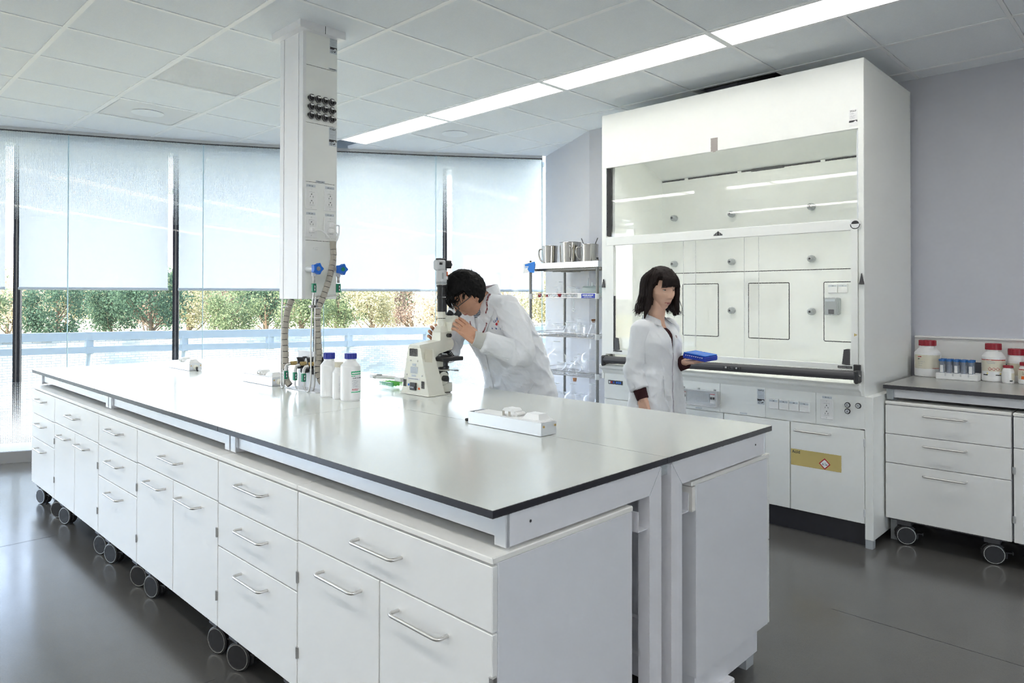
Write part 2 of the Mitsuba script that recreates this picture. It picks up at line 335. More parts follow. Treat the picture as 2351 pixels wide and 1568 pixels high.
for y in rows_y:
    for x in cols_x:
        c = Polygon([(x, y), (x + G, y), (x + G, y + G), (x, y + G)])
        if not c.intersects(inside): continue
        k = special.get(cell(x, y))
        if k == 'hole': continue
        if k: build_vent(k, x, y); continue
        if any(abs(y - r) < 0.01 for r in LAMP_ROWS[1:]) and -5.0 < x < 4.7:
            part(ceiling, 'tile', box(x + .01, x + G - .01, y + .308, y + G - .01, H, H + .016, .003), 'ceiling_tile'); continue
        if y < -3.2 or x > 1.2 or (y < -0.9 and x > -0.5):
            rest.append(at(tile_mesh, x, y, H)); continue
        part_in = c.within(inside)
        if part_in: part(ceiling, 'tile', tile_ply, None, tw=T4().translate([x, y, H]))
        else:
            g = c.buffer(-.01).intersection(inside)
            if g.area > 0.003 and g.geom_type == 'Polygon': part(ceiling, 'tile', at(prism(g, 0.016), z=H), 'ceiling_tile')
part(ceiling, 'far_tile', cat(rest), 'ceiling_tile', kind='stuff')
ins2 = Polygon(room).buffer(0.0)
def bar(a, b, w=0.012, z=H - 0.004, name='grid_bar'):
    from shapely.geometry import LineString
    g = LineString([a, b]).intersection(ins2)
    for s in getattr(g, 'geoms', [g]):
        if s.is_empty or s.length < .05: continue
        (xa, ya), (xb, yb) = s.coords[0], s.coords[-1]
        part(ceiling, name, box(min(xa, xb) - w, max(xa, xb) + w, min(ya, yb) - w, max(ya, yb) + w, z, H + .03), 'ceiling_bar')
for y in rows_y: bar((-8, y), (6, y))
bar((-8, 2.307), (6, 2.307))
for x in cols_x:
    bar((x, -6), (x, 2.301), 0.0095, H - .0025); bar((x, 2.603), (x, 5), 0.0095, H - .0025)

def lamp(x0, x1, y0, label):
    t = thing('ceiling_light', label, 'ceiling light', 'ceiling light strips')
    y1 = y0 + 0.288
    part(t, 'diffuser', at(prism([(x0 + .018, y0 + .018), (x0 + .018, y1 - .018), (x1 - .018, y1 - .018), (x1 - .018, y0 + .018)], .002), z=H + .002), 'lamp_glow', emitter={'type': 'area', 'radiance': rgb([LAMP * c for c in LAMP_COL])})
    part(t, 'housing', box(x0 + .012, x1 - .012, y0 + .01, y1 - .01, H + .01, H + .07), 'ceiling_bar')
    fr = cat(box(x0, x1, y0, y0 + .018, H - .006, H + .02), box(x0, x1, y1 - .018, y1, H - .006, H + .02), box(x0, x0 + .018, y0 + .018, y1 - .018, H - .006, H + .02), box(x1 - .018, x1, y0 + .018, y1 - .018, H - .006, H + .02))
    part(t, 'frame', fr, 'ceiling_bar')
W = 2 * G
names = ['lit ceiling strip light cut by the top edge of the photo', 'lit ceiling strip light just before the fume hood top',
         'lit ceiling strip light third of its row from the right, left of the fume hood', 'lit ceiling strip light at the far end of its row near the service column']
for i in range(4): lamp(GX0 - (i - 1) * W - W, GX0 - (i - 1) * W, GY0, names[i])
for r in LAMP_ROWS[1:]:
    for i in range(8): lamp(-4.98 + i * W, -4.98 + (i + 1) * W, r, 'lit ceiling strip light of a row behind the camera')
lamp(GX0 + W, GX0 + 2 * W, GY0, 'lit ceiling strip light of the front row beyond the right edge of the photo')
# duct in the open bay over the hood
dk = thing('exhaust_duct', 'dark duct seen in the open ceiling bay above the fume hood', 'duct')
part(dk, 'duct', at(cyl((0, 0, 0), (0, 0, .52), .16, n=32), -1.0, 3.62, 2.752), 'dark_grey', 30)
part(dk, 'collar', at(lathe([(.18, 0), (.18, .03), (.16, .05)], 32), -1.0, 3.62, 2.752), 'steel_dark', 30)
part(dk, 'cross_bar', box(-1.34, -.72, 3.40, 3.44, 2.90, 2.95), 'dark_grey')
# ------------------------------------------------------------------ window wall: inner fritted glass, roller blinds, outer mullions
def seg_frame(i):
    a, b = np.array(pane_pts[i]), np.array(pane_pts[i + 1]); d = (b - a); L = np.linalg.norm(d); d /= L; n = np.array([-d[1], d[0]])   # n points out of the room
    return a, d, n, L
def on_seg(i, s, off): a, d, n, L = seg_frame(i); return a + d * s + n * off
def seg_box(i, s0, s1, o0, o1, z0, z1):
    q = [tuple(on_seg(i, s, o)) for s, o in ((s0, o0), (s1, o0), (s1, o1), (s0, o1))]
    return at(prism(q, z1 - z0), z=z0)
PITCH_F = 0.0124
octo = np.array([(math.cos(k * math.pi / 4 + math.pi / 8), math.sin(k * math.pi / 4 + math.pi / 8)) for k in range(8)])
def frit_mesh(i):
    a, d, n, L = seg_frame(i); V, F = [], []
    nc = int(L / PITCH_F); off = -0.0016
    for k in range(int((H - .02) / PITCH_F)):
        z = .10 + k * PITCH_F
        if z > H - .03: break
        t = max((z - 2.05) / (2.62 - 2.05), (0.68 - z) / (0.68 - 0.28))
        if t <= 0: continue
        r = PITCH_F * (0.16 + 0.40 * min(t, 1) ** 0.8)
        c = a[None] + d[None] * ((np.arange(nc) + .5) * L / nc)[:, None] + n[None] * off
        base = len(V) * 0
        for p in c: V.append((p[0], p[1], z, r))
    C = np.array(V); o = octo
    pts = np.zeros((len(C), 8, 3)); pts[:, :, 0] = C[:, None, 0] + d[0] * C[:, None, 3] * o[None, :, 0]; pts[:, :, 1] = C[:, None, 1] + d[1] * C[:, None, 3] * o[None, :, 0]; pts[:, :, 2] = C[:, None, 2] + C[:, None, 3] * o[None, :, 1]
    b = (np.arange(len(C)) * 8)[:, None, None]; tri = np.array([(0, 1, 2), (0, 2, 3), (0, 3, 4), (0, 4, 5), (0, 5, 6), (0, 6, 7)])[None]
    return trimesh.Trimesh(pts.reshape(-1, 3), (b + tri).reshape(-1, 3), process=False)
for i in range(len(pane_pts) - 1):
    a, d, n, L = seg_frame(i); b = a + d * L
    w = put(f'window_{i + 1}', trimesh.Trimesh([(*a, .095), (*b, .095), (*b, H), (*a, H)], [(0, 1, 2), (0, 2, 3)], process=False), 'pane_glass', kind='structure')
    if i >= 4: part(w, 'frit_dots', frit_mesh(i), 'frit', kind='stuff')
    part(w, 'edge_joint', seg_box(i, L - .003, L + .003, -.002, .010, .095, H - .03), 'joint')
    part(w, 'base_rail', seg_box(i, 0, L, -.03, .03, 0, .095), 'skirt_steel', label='brushed steel base rail')
    part(w, 'head_rail', seg_box(i, 0, L, -.012, .03, H - .028, H), 'light_grey')
    part(w, 'head_gasket', seg_box(i, 0, L, -.010, .03, H - .036, H - .028), 'seam_dark')
    part(w, 'outer_head', seg_box(i, -.02, L + .02, .17, .36, 2.735, 3.0), 'louver')
    part(w, 'outer_sill', seg_box(i, -.02, L + .02, .22, .36, .125, .175), 'mullion')
    part(w, 'outer_spandrel', seg_box(i, -.02, L + .02, .24, .36, -.4, .125), 'white_laminate')
# outer mullions (world points behind the pixels 37, 405, about 727 and 1018) and the blinds between them
OFF = 0.30
def outer_pts():
    o = []
    for i in range(len(pane_pts) - 1):
        a, d, n, L = seg_frame(i); o += [a + n * OFF, a + d * L + n * OFF]
    q = [o[0]]
    for k in range(1, len(o) - 1, 2): q.append((o[k] + o[k + 1]) / 2)
    return np.array(q + [o[-1]])
OUT = outer_pts()
def hit_outer(dirx, diry):
    best = None
    for k in range(len(OUT) - 1):
        A, B = OUT[k], OUT[k + 1]; M = np.array([[dirx, A[0] - B[0]], [diry, A[1] - B[1]]]); s = np.linalg.solve(M, A - CAM[:2])
        if -0.001 <= s[1] <= 1.001 and s[0] > 0: return A + (B - A) * s[1], (B - A) / np.linalg.norm(B - A), s[0]
MUL = []
for ang in (-35.52, -25.88, -15.78, -5.58, ):
    g = math.radians(ang); dv = _f * math.cos(g) + _r * math.sin(g); MUL.append(hit_outer(dv[0], dv[1]))
m0 = MUL[0][0] - (MUL[1][0] - MUL[0][0]) * 1.0
MUL = [(m0, MUL[0][1], 0)] + MUL
for k, (p, d, _) in enumerate(MUL):
    n = np.array([-d[1], d[0]]); q = [tuple(p + d * s + n * o) for s, o in ((-.026, -.02), (.026, -.02), (.026, .04), (-.026, .04))]
    mk = put(f'trim_{k + 2}', at(prism(q, 2.66), z=.12), 'mullion', kind='structure')
    q2 = [tuple(p + d * s + n * o) for s, o in ((-.006, -.026), (.006, -.026), (.006, -.02), (-.006, -.02))]
    part(mk, 'cover_strip', at(prism(q2, 2.66), z=.12), 'steel_dark')
blind_names = ['pale roller blind cut by the left edge of the photo', 'pale roller blind between the two dark mullions left of the service column', 'pale roller blind behind the service column on its left', 'pale roller blind between the service column and the microscope', 'pale roller blind behind the man, right of the microscope']
ends = [m[0] for m in MUL] + [OUT[-1] + (OUT[-1] - OUT[-2]) * .05]
offs = 0.13
for k in range(len(ends) - 1):
    a, b = ends[k], ends[k + 1]; dd = (b - a) / np.linalg.norm(b - a); n = np.array([-dd[1], dd[0]])
    L = np.linalg.norm(b - a)
    ga, gb = (0.045, 0.055) if k < 3 else (0.03, 0.10) if k == 3 else (0.07, 0.0)
    if k == 3: gb = 0.03
    pts = [a + dd * ga + dd * ((L - ga - gb) * t) - n * offs + (0 * n) for t in np.linspace(0, 1, 2)]
    t = thing('roller_blind', blind_names[k], 'blind', 'roller blinds in the window wall')
    p, q = pts[0], pts[-1]
    part(t, 'fabric', trimesh.Trimesh([(*p, 1.482), (*q, 1.482), (*q, 2.80), (*p, 2.80)], [(0, 1, 2), (0, 2, 3)], process=False), 'blind_fabric')
    part(t, 'hem_bar', tube([(*(p + dd * -.003), 1.470), (*(q + dd * .003), 1.470)], .0125, 12), 'blind_bar', 40)
    part(t, 'roller', tube([(*p, 2.785), (*q, 2.785)], .028, 14), 'louver', 40)

# ------------------------------------------------------------------ outside
RA = np.array([(-8.6, -5.0), (-8.15, -1.2), (-7.45, 1.6), (-6.3, 4.2), (-4.6, 6.9), (-2.4, 9.3)])
def along(P, k, t): return P[k] * (1 - t) + P[k + 1] * t
rl = thing('exterior_railing', 'pale blue horizontal double railing outside the windows', 'railing')
for z0, z1, nm in ((0.92, 1.01, 'top_rail'), (0.78, 0.85, 'mid_rail')):
    for k in range(len(RA) - 1):
        a, b = RA[k], RA[k + 1]; d = (b - a) / np.linalg.norm(b - a); n = np.array([-d[1], d[0]]) * .04
        part(rl, nm, at(prism([tuple(a - n), tuple(b - n), tuple(b + n), tuple(a + n)], z1 - z0), z=z0), 'rail_blue')
for k in range(len(RA) - 1):
    L = np.linalg.norm(RA[k + 1] - RA[k]); m = int(L / 0.9)
    for j in range(m):
        c = along(RA, k, (j + .5) / m); part(rl, 'bracket', box(c[0] - .035, c[0] + .035, c[1] - .035, c[1] + .035, .77, .95), 'rail_blue')
        if j % 2 == 0: part(rl, 'strut', tube([(c[0], c[1], .80), (c[0] - .1, c[1] - .1, -.6)], .022, 8), 'rail_blue')
for z in (2.62, 3.05, 3.4):
    lv = thing('sunshade_louver', 'horizontal sunshade blade outside behind the blinds', 'sunshade', 'sunshade blades outside')
    for k in range(len(RA) - 1):
        a, b = RA[k], RA[k + 1]; d = (b - a) / np.linalg.norm(b - a); n = np.array([-d[1], d[0]]) * .16
        part(lv, 'blade', at(prism([tuple(a - n), tuple(b - n), tuple(b + n), tuple(a + n)], .03), z=z), 'louver')
put('ground_outside', trimesh.creation.box((500, 500, .2), transform=trimesh.transformations.translation_matrix((-180, 60, -4.1))), 'soil', kind='structure')
bw = thing('brick_parapet', 'pale sunlit brick wall outside below the railing', 'brick wall')
def far_wall(p, q, z0, z1, th):
    p, q = np.array(p, float), np.array(q, float); d = (q - p) / np.linalg.norm(q - p); n = np.array([-d[1], d[0]]) * th
    return at(prism([tuple(p), tuple(q), tuple(q + n), tuple(p + n)], z1 - z0), z=z0)
part(bw, 'wall', far_wall((-24, -14), (-20, 34), -4.0, 0.16, .4), 'far_brick')
part(bw, 'coping', far_wall((-23.95, -14), (-19.95, 34), .16, .22, .5), 'light_grey')
# trees
def leaf_cloud(n, R, seed, size):
    g = np.random.default_rng(seed); V = []
    nb = 26; cen = g.normal(size=(nb, 3)); cen /= np.linalg.norm(cen, axis=1, keepdims=True); cen *= (g.uniform(.25, 1, (nb, 1)) ** .5) * np.array(R)
    p = cen[g.integers(0, nb, n)] + g.normal(size=(n, 3)) * np.array(R) * .17
    a = g.normal(size=(n, 3)); a /= np.linalg.norm(a, axis=1, keepdims=True); b = np.cross(a, g.normal(size=(n, 3))); b /= np.linalg.norm(b, axis=1, keepdims=True)
    s = size * g.uniform(.5, 1.2, (n, 1)); q = np.stack([p - a * s - b * s * .6, p + a * s - b * s * .6, p + a * s + b * s * .6, p - a * s + b * s * .6], 1).reshape(-1, 3)
    f = (np.arange(n) * 4)[:, None, None] + np.array([(0, 1, 2), (0, 2, 3)])[None]
    return trimesh.Trimesh(q, f.reshape(-1, 3), process=False)
crowns = [[mikit.ply(leaf_cloud(7000, (2.5, 2.5, 2.8), 40 + v, .085), f'leaf_{m}') for m in range(5)] for v in range(3)]
def trunk(seed):
    g = np.random.default_rng(seed); o = [tube(spline([(0, 0, 0), (.12, .05, 2), (-.05, .1, 4.2), (.1, 0, 7)], 4), np.linspace(.17, .06, 13), 7)]
    for k in range(7):
        z = g.uniform(1.6, 5); d = g.normal(size=2); d /= np.linalg.norm(d)
        o.append(tube([(0.05, 0.05, z), (d[0] * 1.0, d[1] * 1.0, z + 1.0), (d[0] * 1.8, d[1] * 1.8, z + 2.2)], [.07, .05, .02], 6))
    return cat(o)
trunks = [mikit.ply(trunk(s), 'bark', 30) for s in range(3)]
tl = ['yellow green tree in the row beyond the railing', 'pale cream autumn tree in the row beyond the railing', 'dark green tree in the row beyond the railing', 'sunlit straw coloured tree in the row beyond the railing', 'brownish half bare tree in the row beyond the railing']
tr = np.random.default_rng(5)
for k in range(46):
    row, col = divmod(k, 8); dist = 58 + 8.2 * row + tr.uniform(-.8, .8); ang = math.radians(-38.5 + 41.5 * (col + .5 * (row % 2) + tr.uniform(-.06, .06)) / 7.6 * (1 if row else 1)); dv = _f * math.cos(ang) + _r * math.sin(ang); p = CAM + dv * dist
    warm = col > 5 or col < 1
    m = int(tr.choice([1, 3, 0, 3, 1, 4]) if warm else tr.choice([0, 2, 0, 2, 1, 4, 0]))
    t = thing('tree', tl[m], 'tree', tl[m].split(' tree')[0] + ' trees outside'); s = tr.uniform(.78, .95) * (1 + .055 * row)
    part(t, 'trunk', trunks[k % 3], None, tw=T4().translate([p[0], p[1], -4.05]).rotate([0, 0, 1], float(tr.uniform(0, 360))).scale(s))
    part(t, 'crown', crowns[k % 3][m], None, tw=T4().translate([p[0], p[1], -4.05 + 5.9 * s]).rotate([0, 0, 1], float(tr.uniform(0, 360))).scale([s, s, s * 1.05]), kind='stuff')
shr = [mikit.ply(leaf_cloud(2600, (1.8, 1.8, 1.0), 90 + m, .075), f'leaf_{m}') for m in range(5)]
for k in range(24):
    row, col = divmod(k, 8); dist = 42 + 5 * row; ang = math.radians(-38.5 + 41.5 * (col + .45 * (row % 2) + tr.uniform(-.08, .08)) / 7.6); dv = _f * math.cos(ang) + _r * math.sin(ang); p = CAM + dv * dist
    m = int(tr.choice([0, 2, 3, 1, 2]))
    t = thing('shrub', 'low leafy shrub under the trees beyond the railing', 'shrub', 'shrubs under the trees outside')
    part(t, 'foliage', shr[m], None, tw=T4().translate([p[0], p[1], -3.1]).rotate([0, 0, 1], float(tr.uniform(0, 360))).scale(float(tr.uniform(.75, .95))), kind='stuff')
# ------------------------------------------------------------------ the island bench: six tables, cabinets rolled under them
def handle(parent, x, z, w, y, mat='steel'):
    r = .0048; h = w / 2; o = .034
    p = [(x - h, y, z), (x - h, y - o + .012, z), (x - h + .004, y - o + .003, z), (x - h + .013, y - o, z), (x + h - .013, y - o, z), (x + h - .004, y - o + .003, z), (x + h, y - o + .012, z), (x + h, y, z)]
    part(parent, 'handle', tube(p, r, 12), mat, 50)
def caster_meshes():
    prof = [(0, -.0), (.030, -.0), (.033, .002), (.046, .002), (.0515, .005), (.0515, .014), (.047, .019), (.020, .019), (0, .019)]
    wheel = lathe(prof, 36); M = trimesh.transformations.rotation_matrix(math.pi / 2, (1, 0, 0)); out = []
    tyre = cat(at(lathe([(.040, .0), (.0465, .0), (.0525, .0035), (.0525, .0145), (.0465, .018), (.040, .018)], 36), M=M, y=-.007), at(lathe([(.040, .0), (.0465, .0), (.0525, .0035), (.0525, .0145), (.0465, .018), (.040, .018)], 36), M=M, y=.025))
    disc = cat(at(lathe([(.043, 0), (.043, .016)], 36), M=M, y=-.006), at(lathe([(.043, 0), (.043, .016)], 36), M=M, y=.024))
    ring = cat(at(lathe([(.0445, 0), (.0475, .0), (.0475, .002), (.0445, .002)], 36, True), M=M, y=-.0255), at(lathe([(.0445, 0), (.0475, .0), (.0475, .002), (.0445, .002)], 36, True), M=M, y=.0265))
    body = cat(box(-.02, .02, -.006, .006, -.02, .045, .004), box(-.030, .030, -.024, .024, .050, .062, .004), at(lathe([(.012, .04), (.012, .062)], 16)))
    hood = []
    for k in range(14):
        a0 = math.radians(20 + k * 9); hood.append(box(-.006, .006, -.007, .007, .0, .006))
        hood[-1].apply_translation((math.cos(a0) * .055, 0, math.sin(a0) * .055 - .003))
    brake = cat(box(-.084, -.04, -.017, .017, .010, .017, .002), box(-.087, -.079, -.017, .017, .004, .022, .002), box(-.062, -.044, -.012, .012, -.02, .012, .002))
    return tyre, disc, ring, cat(body, hood), brake
_c = caster_meshes()
caster_ply = [('tyre', mikit.ply(_c[0], 'black_plastic', 40)), ('wheel_disc', mikit.ply(_c[1], 'wheel_grey', 40)), ('bright_ring', mikit.ply(_c[2], 'steel', 40)), ('fork', mikit.ply(_c[3], 'black_plastic', 40)), ('brake_lever', mikit.ply(_c[4], 'black_plastic'))]
def caster(parent, x, y, rz, top=.13):
    k = uniq(parent + '__caster'); tw = T4().translate([x, y, .0525]).rotate([0, 0, 1], rz)
    scene[k] = {**caster_ply[3][1], 'to_world': tw}
    for nm, p in caster_ply:
        if nm != 'fork': scene[uniq(k + '__' + nm)] = {**p, 'to_world': tw}
    part(parent, 'caster_plate', box(x - .035, x + .035, y - .035, y + .035, .113, top - .002), 'dark_grey')
def hinge(parent, x, y, z, mat='steel_soft'):
    part(parent, 'hinge', cat(box(x - .007, x + .007, y - .003, y + .012, z - .018, z + .018, .002), cyl((x, y - .002, z - .018), (x, y - .002, z + .018), .005, n=10)), mat)
ZB, ZT, DEP = .142, .791, .56
def cabinet(x0, x1, y, kind, label, top=ZT, bot=ZB, dep=DEP, casters='front', front_dir=-1, hs=None):
    t = thing('drawer_cabinet' if kind == 'drawers' else 'door_cabinet', label, 'cabinet', 'wheeled cabinets under the island bench' if dep == DEP else None)
    g = .0022
    part(t, 'body', box(x0 + .0015, x1 - .0015, y + .019, y + dep, bot, top - .016, .001), 'panel_grey')
    part(t, 'top_panel', box(x0 + .0005, x1 - .0005, y - .002, y + dep + .004, top - .0155, top, .0025), 'cabinet_edge')
    f0, f1 = y, y + .018; hz = top - .0195
    def front(n, xa, xb, za, zb, hw, hzz, hx=None):
        k = part(t, n, box(xa + g, xb - g, f0, f1, za + g, zb - g, .0018), 'white_laminate')
        handle(k, (xa + xb) / 2 if hx is None else hx, hzz, hw, f0); return k
    s = (hz - bot)
    if kind == 'drawers':
        z1, z2 = bot + s * .745, bot + s * .49 
        for a, b in ((z1, hz), (z2, z1), (bot, z2)):
            front('drawer', x0, x1, a, b, min(.20, (x1 - x0) * .42), b - .052 if dep == DEP else b - .045)
    else:
        z1 = bot + s * .752; xm = (x0 + x1) / 2
        front('drawer', x0, x1, z1, hz, .20, z1 + (hz - z1) * .56)
        front('door', x0, xm, bot, z1, .20, z1 - .055, x0 + (xm - x0) * .58); front('door', xm, x1, bot, z1, .20, z1 - .055, xm + (x1 - xm) * .42)
        for xx in (x0 + .004, x1 - .004):
            for zz in (z1 - .115, bot + .12): hinge(t, xx, f0, zz)
    if casters:
        for xx in (x0 + .09, x1 - .09):
            caster(t, xx, y + .055, 205 + 8 * math.sin(xx * 9), bot); caster(t, xx, y + dep - .08, 190, bot)
    part(t, 'base_frame', box(x0 + .02, x1 - .02, y + .03, y + dep - .02, bot - .012, bot), 'dark_grey')
    return t
ds = ['white three drawer cabinet at the far left end of the bench front', 'white cabinet, one drawer over two doors, second from the window end of the bench front', 'white three drawer cabinet in the middle of the bench front', 'white cabinet with one drawer over two doors in the middle of the bench front', 'white three drawer cabinet second from the near corner of the bench', 'white cabinet with one drawer over two doors at the near corner of the bench']
xs = [-4.5, -3.9, -3.0, -2.4, -1.5, -.9, -.008]
for k in range(6): cabinet(xs[k] + .008, xs[k + 1] + .008 if k < 5 else .0, .0, 'drawers' if k % 2 == 0 else 'doors', ds[k])
# back row, fronts facing the fume hood (seen from its end)
def back_cabinet(x0, x1, label):
    t = thing('back_cabinet', label, 'cabinet', 'wheeled cabinets on the aisle side of the bench')
    y0, y1 = .945, 1.503
    part(t, 'body', box(x0 + .0015, x1 - .0015, y0, y1 - .019, ZB, ZT - .016, .001), 'panel_grey')
    part(t, 'top_panel', box(x0, x1, y0 - .03, y1 + .002, ZT - .0155, ZT, .0025), 'cabinet_edge')
    part(t, 'back_rail', box(x0 + .004, x1 - .004, y0 - .022, y0 - .002, ZT - .10, ZT - .02), 'cabinet_edge')
    for a, b in ((.62, ZT - .0195), (.46, .618), (ZB, .458)):
        k = part(t, 'drawer', box(x0 + .002, x1 - .002, y1 - .018, y1, a, b, .0018), 'white_laminate')
        xm, zm, w = (x0 + x1) / 2, b - .05, .2
        part(k, 'handle', tube([(xm - w / 2, y1, zm), (xm - w / 2, y1 + .028, zm), (xm - w / 2 + .012, y1 + .034, zm), (xm + w / 2 - .012, y1 + .034, zm), (xm + w / 2, y1 + .028, zm), (xm + w / 2, y1, zm)], .0048, 10), 'steel', 50)
    part(t, 'plinth', box(x0 + .006, x1 - .02, y0 + .02, y1 - .07, .05, ZB), 'panel_grey')
    for xx in (x0 + .06, x1 - .06):
        for yy in (y0 + .07, y1 - .11): part(t, 'foot', box(xx - .03, xx + .03, yy - .03, yy + .03, 0, .05), 'grey_plastic')
for k, (a, b, l) in enumerate([(-.6, -.012, 'white cabinet on the aisle side, at the near end of the bench'), (-1.5, -.6, 'white cabinet on the aisle side of the bench before the woman'), (-2.1, -1.5, 'white cabinet on the aisle side of the bench before the man'), (-3.0, -2.1, 'white cabinet on the aisle side of the bench behind the gas fittings'), (-3.9, -3.0, 'white cabinet on the aisle side, second from the windows'), (-4.5, -3.9, 'white cabinet on the aisle side, nearest the windows')]): back_cabinet(a, b, l)
# tables: top + C frames
def table(x0, x1, front, label):
    t = thing('bench_table', label, 'lab table', 'tables of the island bench')
    y0, y1 = (0.0, .7485) if front else (.7515, 1.5)
    part(t, 'worktop', box(x0 + .0012, x1 - .0012, y0, y1, .899, .900), 'bench_top', label='pale grey glossy top')
    part(t, 'core', box(x0 + .0012, x1 - .0012, y0, y1, .8795, .8992, .0012), 'bench_core', label='black edge')
    fe, be = (.048, .722) if front else (1.452, .778)            # arm tip, back leg outer side
    s = 1 if front else -1
    def Y(a): return fe + s * a
    part(t, 'front_rail', box(x0 + .05, x1 - .05, Y(.012), Y(.034), .815, .879), 'alu', label='aluminium rail')
    part(t, 'back_rail', box(x0 + .05, x1 - .05, Y(.60), Y(.63), .80, .879), 'frame_white')
    for xa in (x0 + .006, x1 - .046):
        arm = Polygon([(fe + s * .012, .8), (fe + s * .012, .879), (be - s * .01, .879), (be, .872), (be, .02), (be - s * .065, .02), (be - s * .065, .80)])
        if not arm.exterior.is_ccw: arm = Polygon(list(arm.exterior.coords)[::-1])
        m = prism(arm, .040); M = np.eye(4); M[:3, :3] = np.array([[0, 0, 1.], [1, 0, 0], [0, 1, 0]]); m.apply_transform(M); m.apply_translation((xa, 0, 0))
        k = part(t, 'leg_frame', m, 'frame_white')
        part(k, 'end_cap', box(xa - .001, xa + .041, fe, fe + s * .013, .7985, .879, .002), 'alu', label='aluminium end cap')
        part(k, 'foot_bar', box(xa, xa + .040, fe + s * .25, be, .0, .05, .004), 'frame_white')
        xe = xa + .0405
        if x1 > -.01 and xa > x0 + .1: part(k, 'bolt_hole', cyl((xe - .002, fe + s * .085, .845), (xe + .0006, fe + s * .085, .845), .0035, n=12), 'seam_dark')
        if x1 > -.01 and xa > x0 + .1:
            part(k, 'mitre_seam', tube([(xe, be - s * .064, .801), (xe, be - s * .005, .873)], .0006, 4), 'ink_soft')
    # hook bracket on the inner side of the back leg
    hb = be - s * .066
    part(t, 'cable_hook', cat(box(x1 - .16, x1 - .012, hb - s * .05, hb - s * .047, .70, .76), box(x1 - .16, x1 - .012, hb - s * .05, hb, .70, .703)), 'frame_white')
    part(t, 'cable_tray', cat(box(x0 + .1, x1 - .1, hb - s * .02, hb, .28, .32), box(x0 + .1, x1 - .1, hb - s * .02, hb, .18, .20)), 'frame_white')
n1 = ['near', 'middle', 'window end']
for k, (a, b) in enumerate([(-1.5, 0), (-3.0, -1.5), (-4.5, -3.0)]):
    table(a, b, True, ['table with pale grey top and black edge at the near front corner of the bench', 'pale grey topped table in the middle of the bench front', 'pale grey topped table at the window end of the bench front'][k])
    table(a, b, False, ['pale grey topped table on the aisle side, at the near end of the bench', 'pale grey topped table on the aisle side that the microscope stands on', 'pale grey topped table on the aisle side nearest the windows'][k])
part('bench_table', 'spacer', box(-.06, -.02, .722, .778, .84, .876), 'grey_plastic')
# ------------------------------------------------------------------ fume hood against the right wall
hd = thing('fume_hood', 'tall white walk-up fume hood with sliding glass sash against the right wall', 'fume hood')
HX0, HX1, HY, HYB, HT = -1.955, -.141, 3.03, 3.945, 2.742
def hp(n, m, mat, smooth=False, label=None, kind=None, par=None): return part(par or hd, n, m, mat, smooth, label=label, kind=kind)
hp('fascia', box(HX0, HX1, HY, HY + .022, 2.348, HT, .002), 'hood_white')
hp('side_panel', cat(box(HX1 - .02, HX1, HY + .001, HY + .19, .842, HT), box(HX1 - .021, HX1 - .0008, HY + .192, HYB, .842, HT)), 'hood_white')
hp('side_panel', box(HX0, HX0 + .02, HY + .001, HYB, .80, HT), 'hood_white')
hp('roof', box(HX0, HX1, HY + .02, HYB, HT - .02, HT - .001), 'hood_white')
hp('jamb', box(-.172, HX1 - .0005, HY - .001, HY + .03, .842, 2.35, .002), 'hood_white'); hp('jamb', box(HX0, -1.915, HY - .001, HY + .03, .842, 2.35, .002), 'hood_white')
hp('track_seal', box(-1.914, -1.906, HY + .006, HY + .05, 1.85, 2.348), 'seam_dark')
hp('sash_rail', box(-.182, -.173, HY + .012, HY + .045, 1.84, 2.34), 'alu')
hp('rear_panel', box(HX0, HX1, HYB - .02, HYB, .1, HT), 'hood_white')
# inside
YB = 3.735
hp('back_baffle', box(-1.88, -.20, YB, YB + .012, 1.592, 2.322), 'hood_inner'); hp('back_baffle', box(-1.88, -.20, YB, YB + .012, .90, 1.586), 'hood_inner')
hp('baffle_seam', box(-1.88, -.20, YB + .004, YB + .01, 1.584, 1.594), 'seam_dark')
hp('inner_wall', box(-1.90, -1.88, HY + .06, YB + .02, .88, 2.46), 'hood_inner'); hp('inner_wall', box(-.20, -.18, HY + .06, YB + .02, .88, 2.46), 'hood_inner')
slope = Polygon([(YB + .012, 2.332), (HY + .05, 2.60), (HY + .05, 2.62), (YB + .012, 2.352)])
m = prism(slope, 1.70); M = np.eye(4); M[:3, :3] = np.array([[0, 0, 1.], [1, 0, 0], [0, 1, 0]]); m.apply_transform(M); m.apply_translation((-1.89, 0, 0)); hp('inner_ceiling', m, 'hood_inner')
hp('ceiling_gap', box(-1.88, -.20, YB + .002, YB + .012, 2.322, 2.332), 'seam_dark')
for xx in (-1.66, -1.22, -.62): hp('gap_clip', box(xx - .015, xx + .015, YB - .002, YB + .01, 2.319, 2.334), 'hood_white')
hp('lamp_slot', box(-1.13, -.885, YB - .004, YB + .004, 2.316, 2.334, .003), 'dark_grey')
lm = hp('lamp_lens', at(prism([(-1.6, 3.16), (-.5, 3.16), (-.5, 3.22), (-1.6, 3.22)][::-1], .002), z=2.50), 'lamp_glow')
scene[lm]['emitter'] = {'type': 'area', 'radiance': rgb((HOODLAMP * 1.0, HOODLAMP * 1.0, HOODLAMP * .93))}
hp('work_surface', box(-1.88, -.20, HY + .02, YB, .885, .905), 'hood_inner')
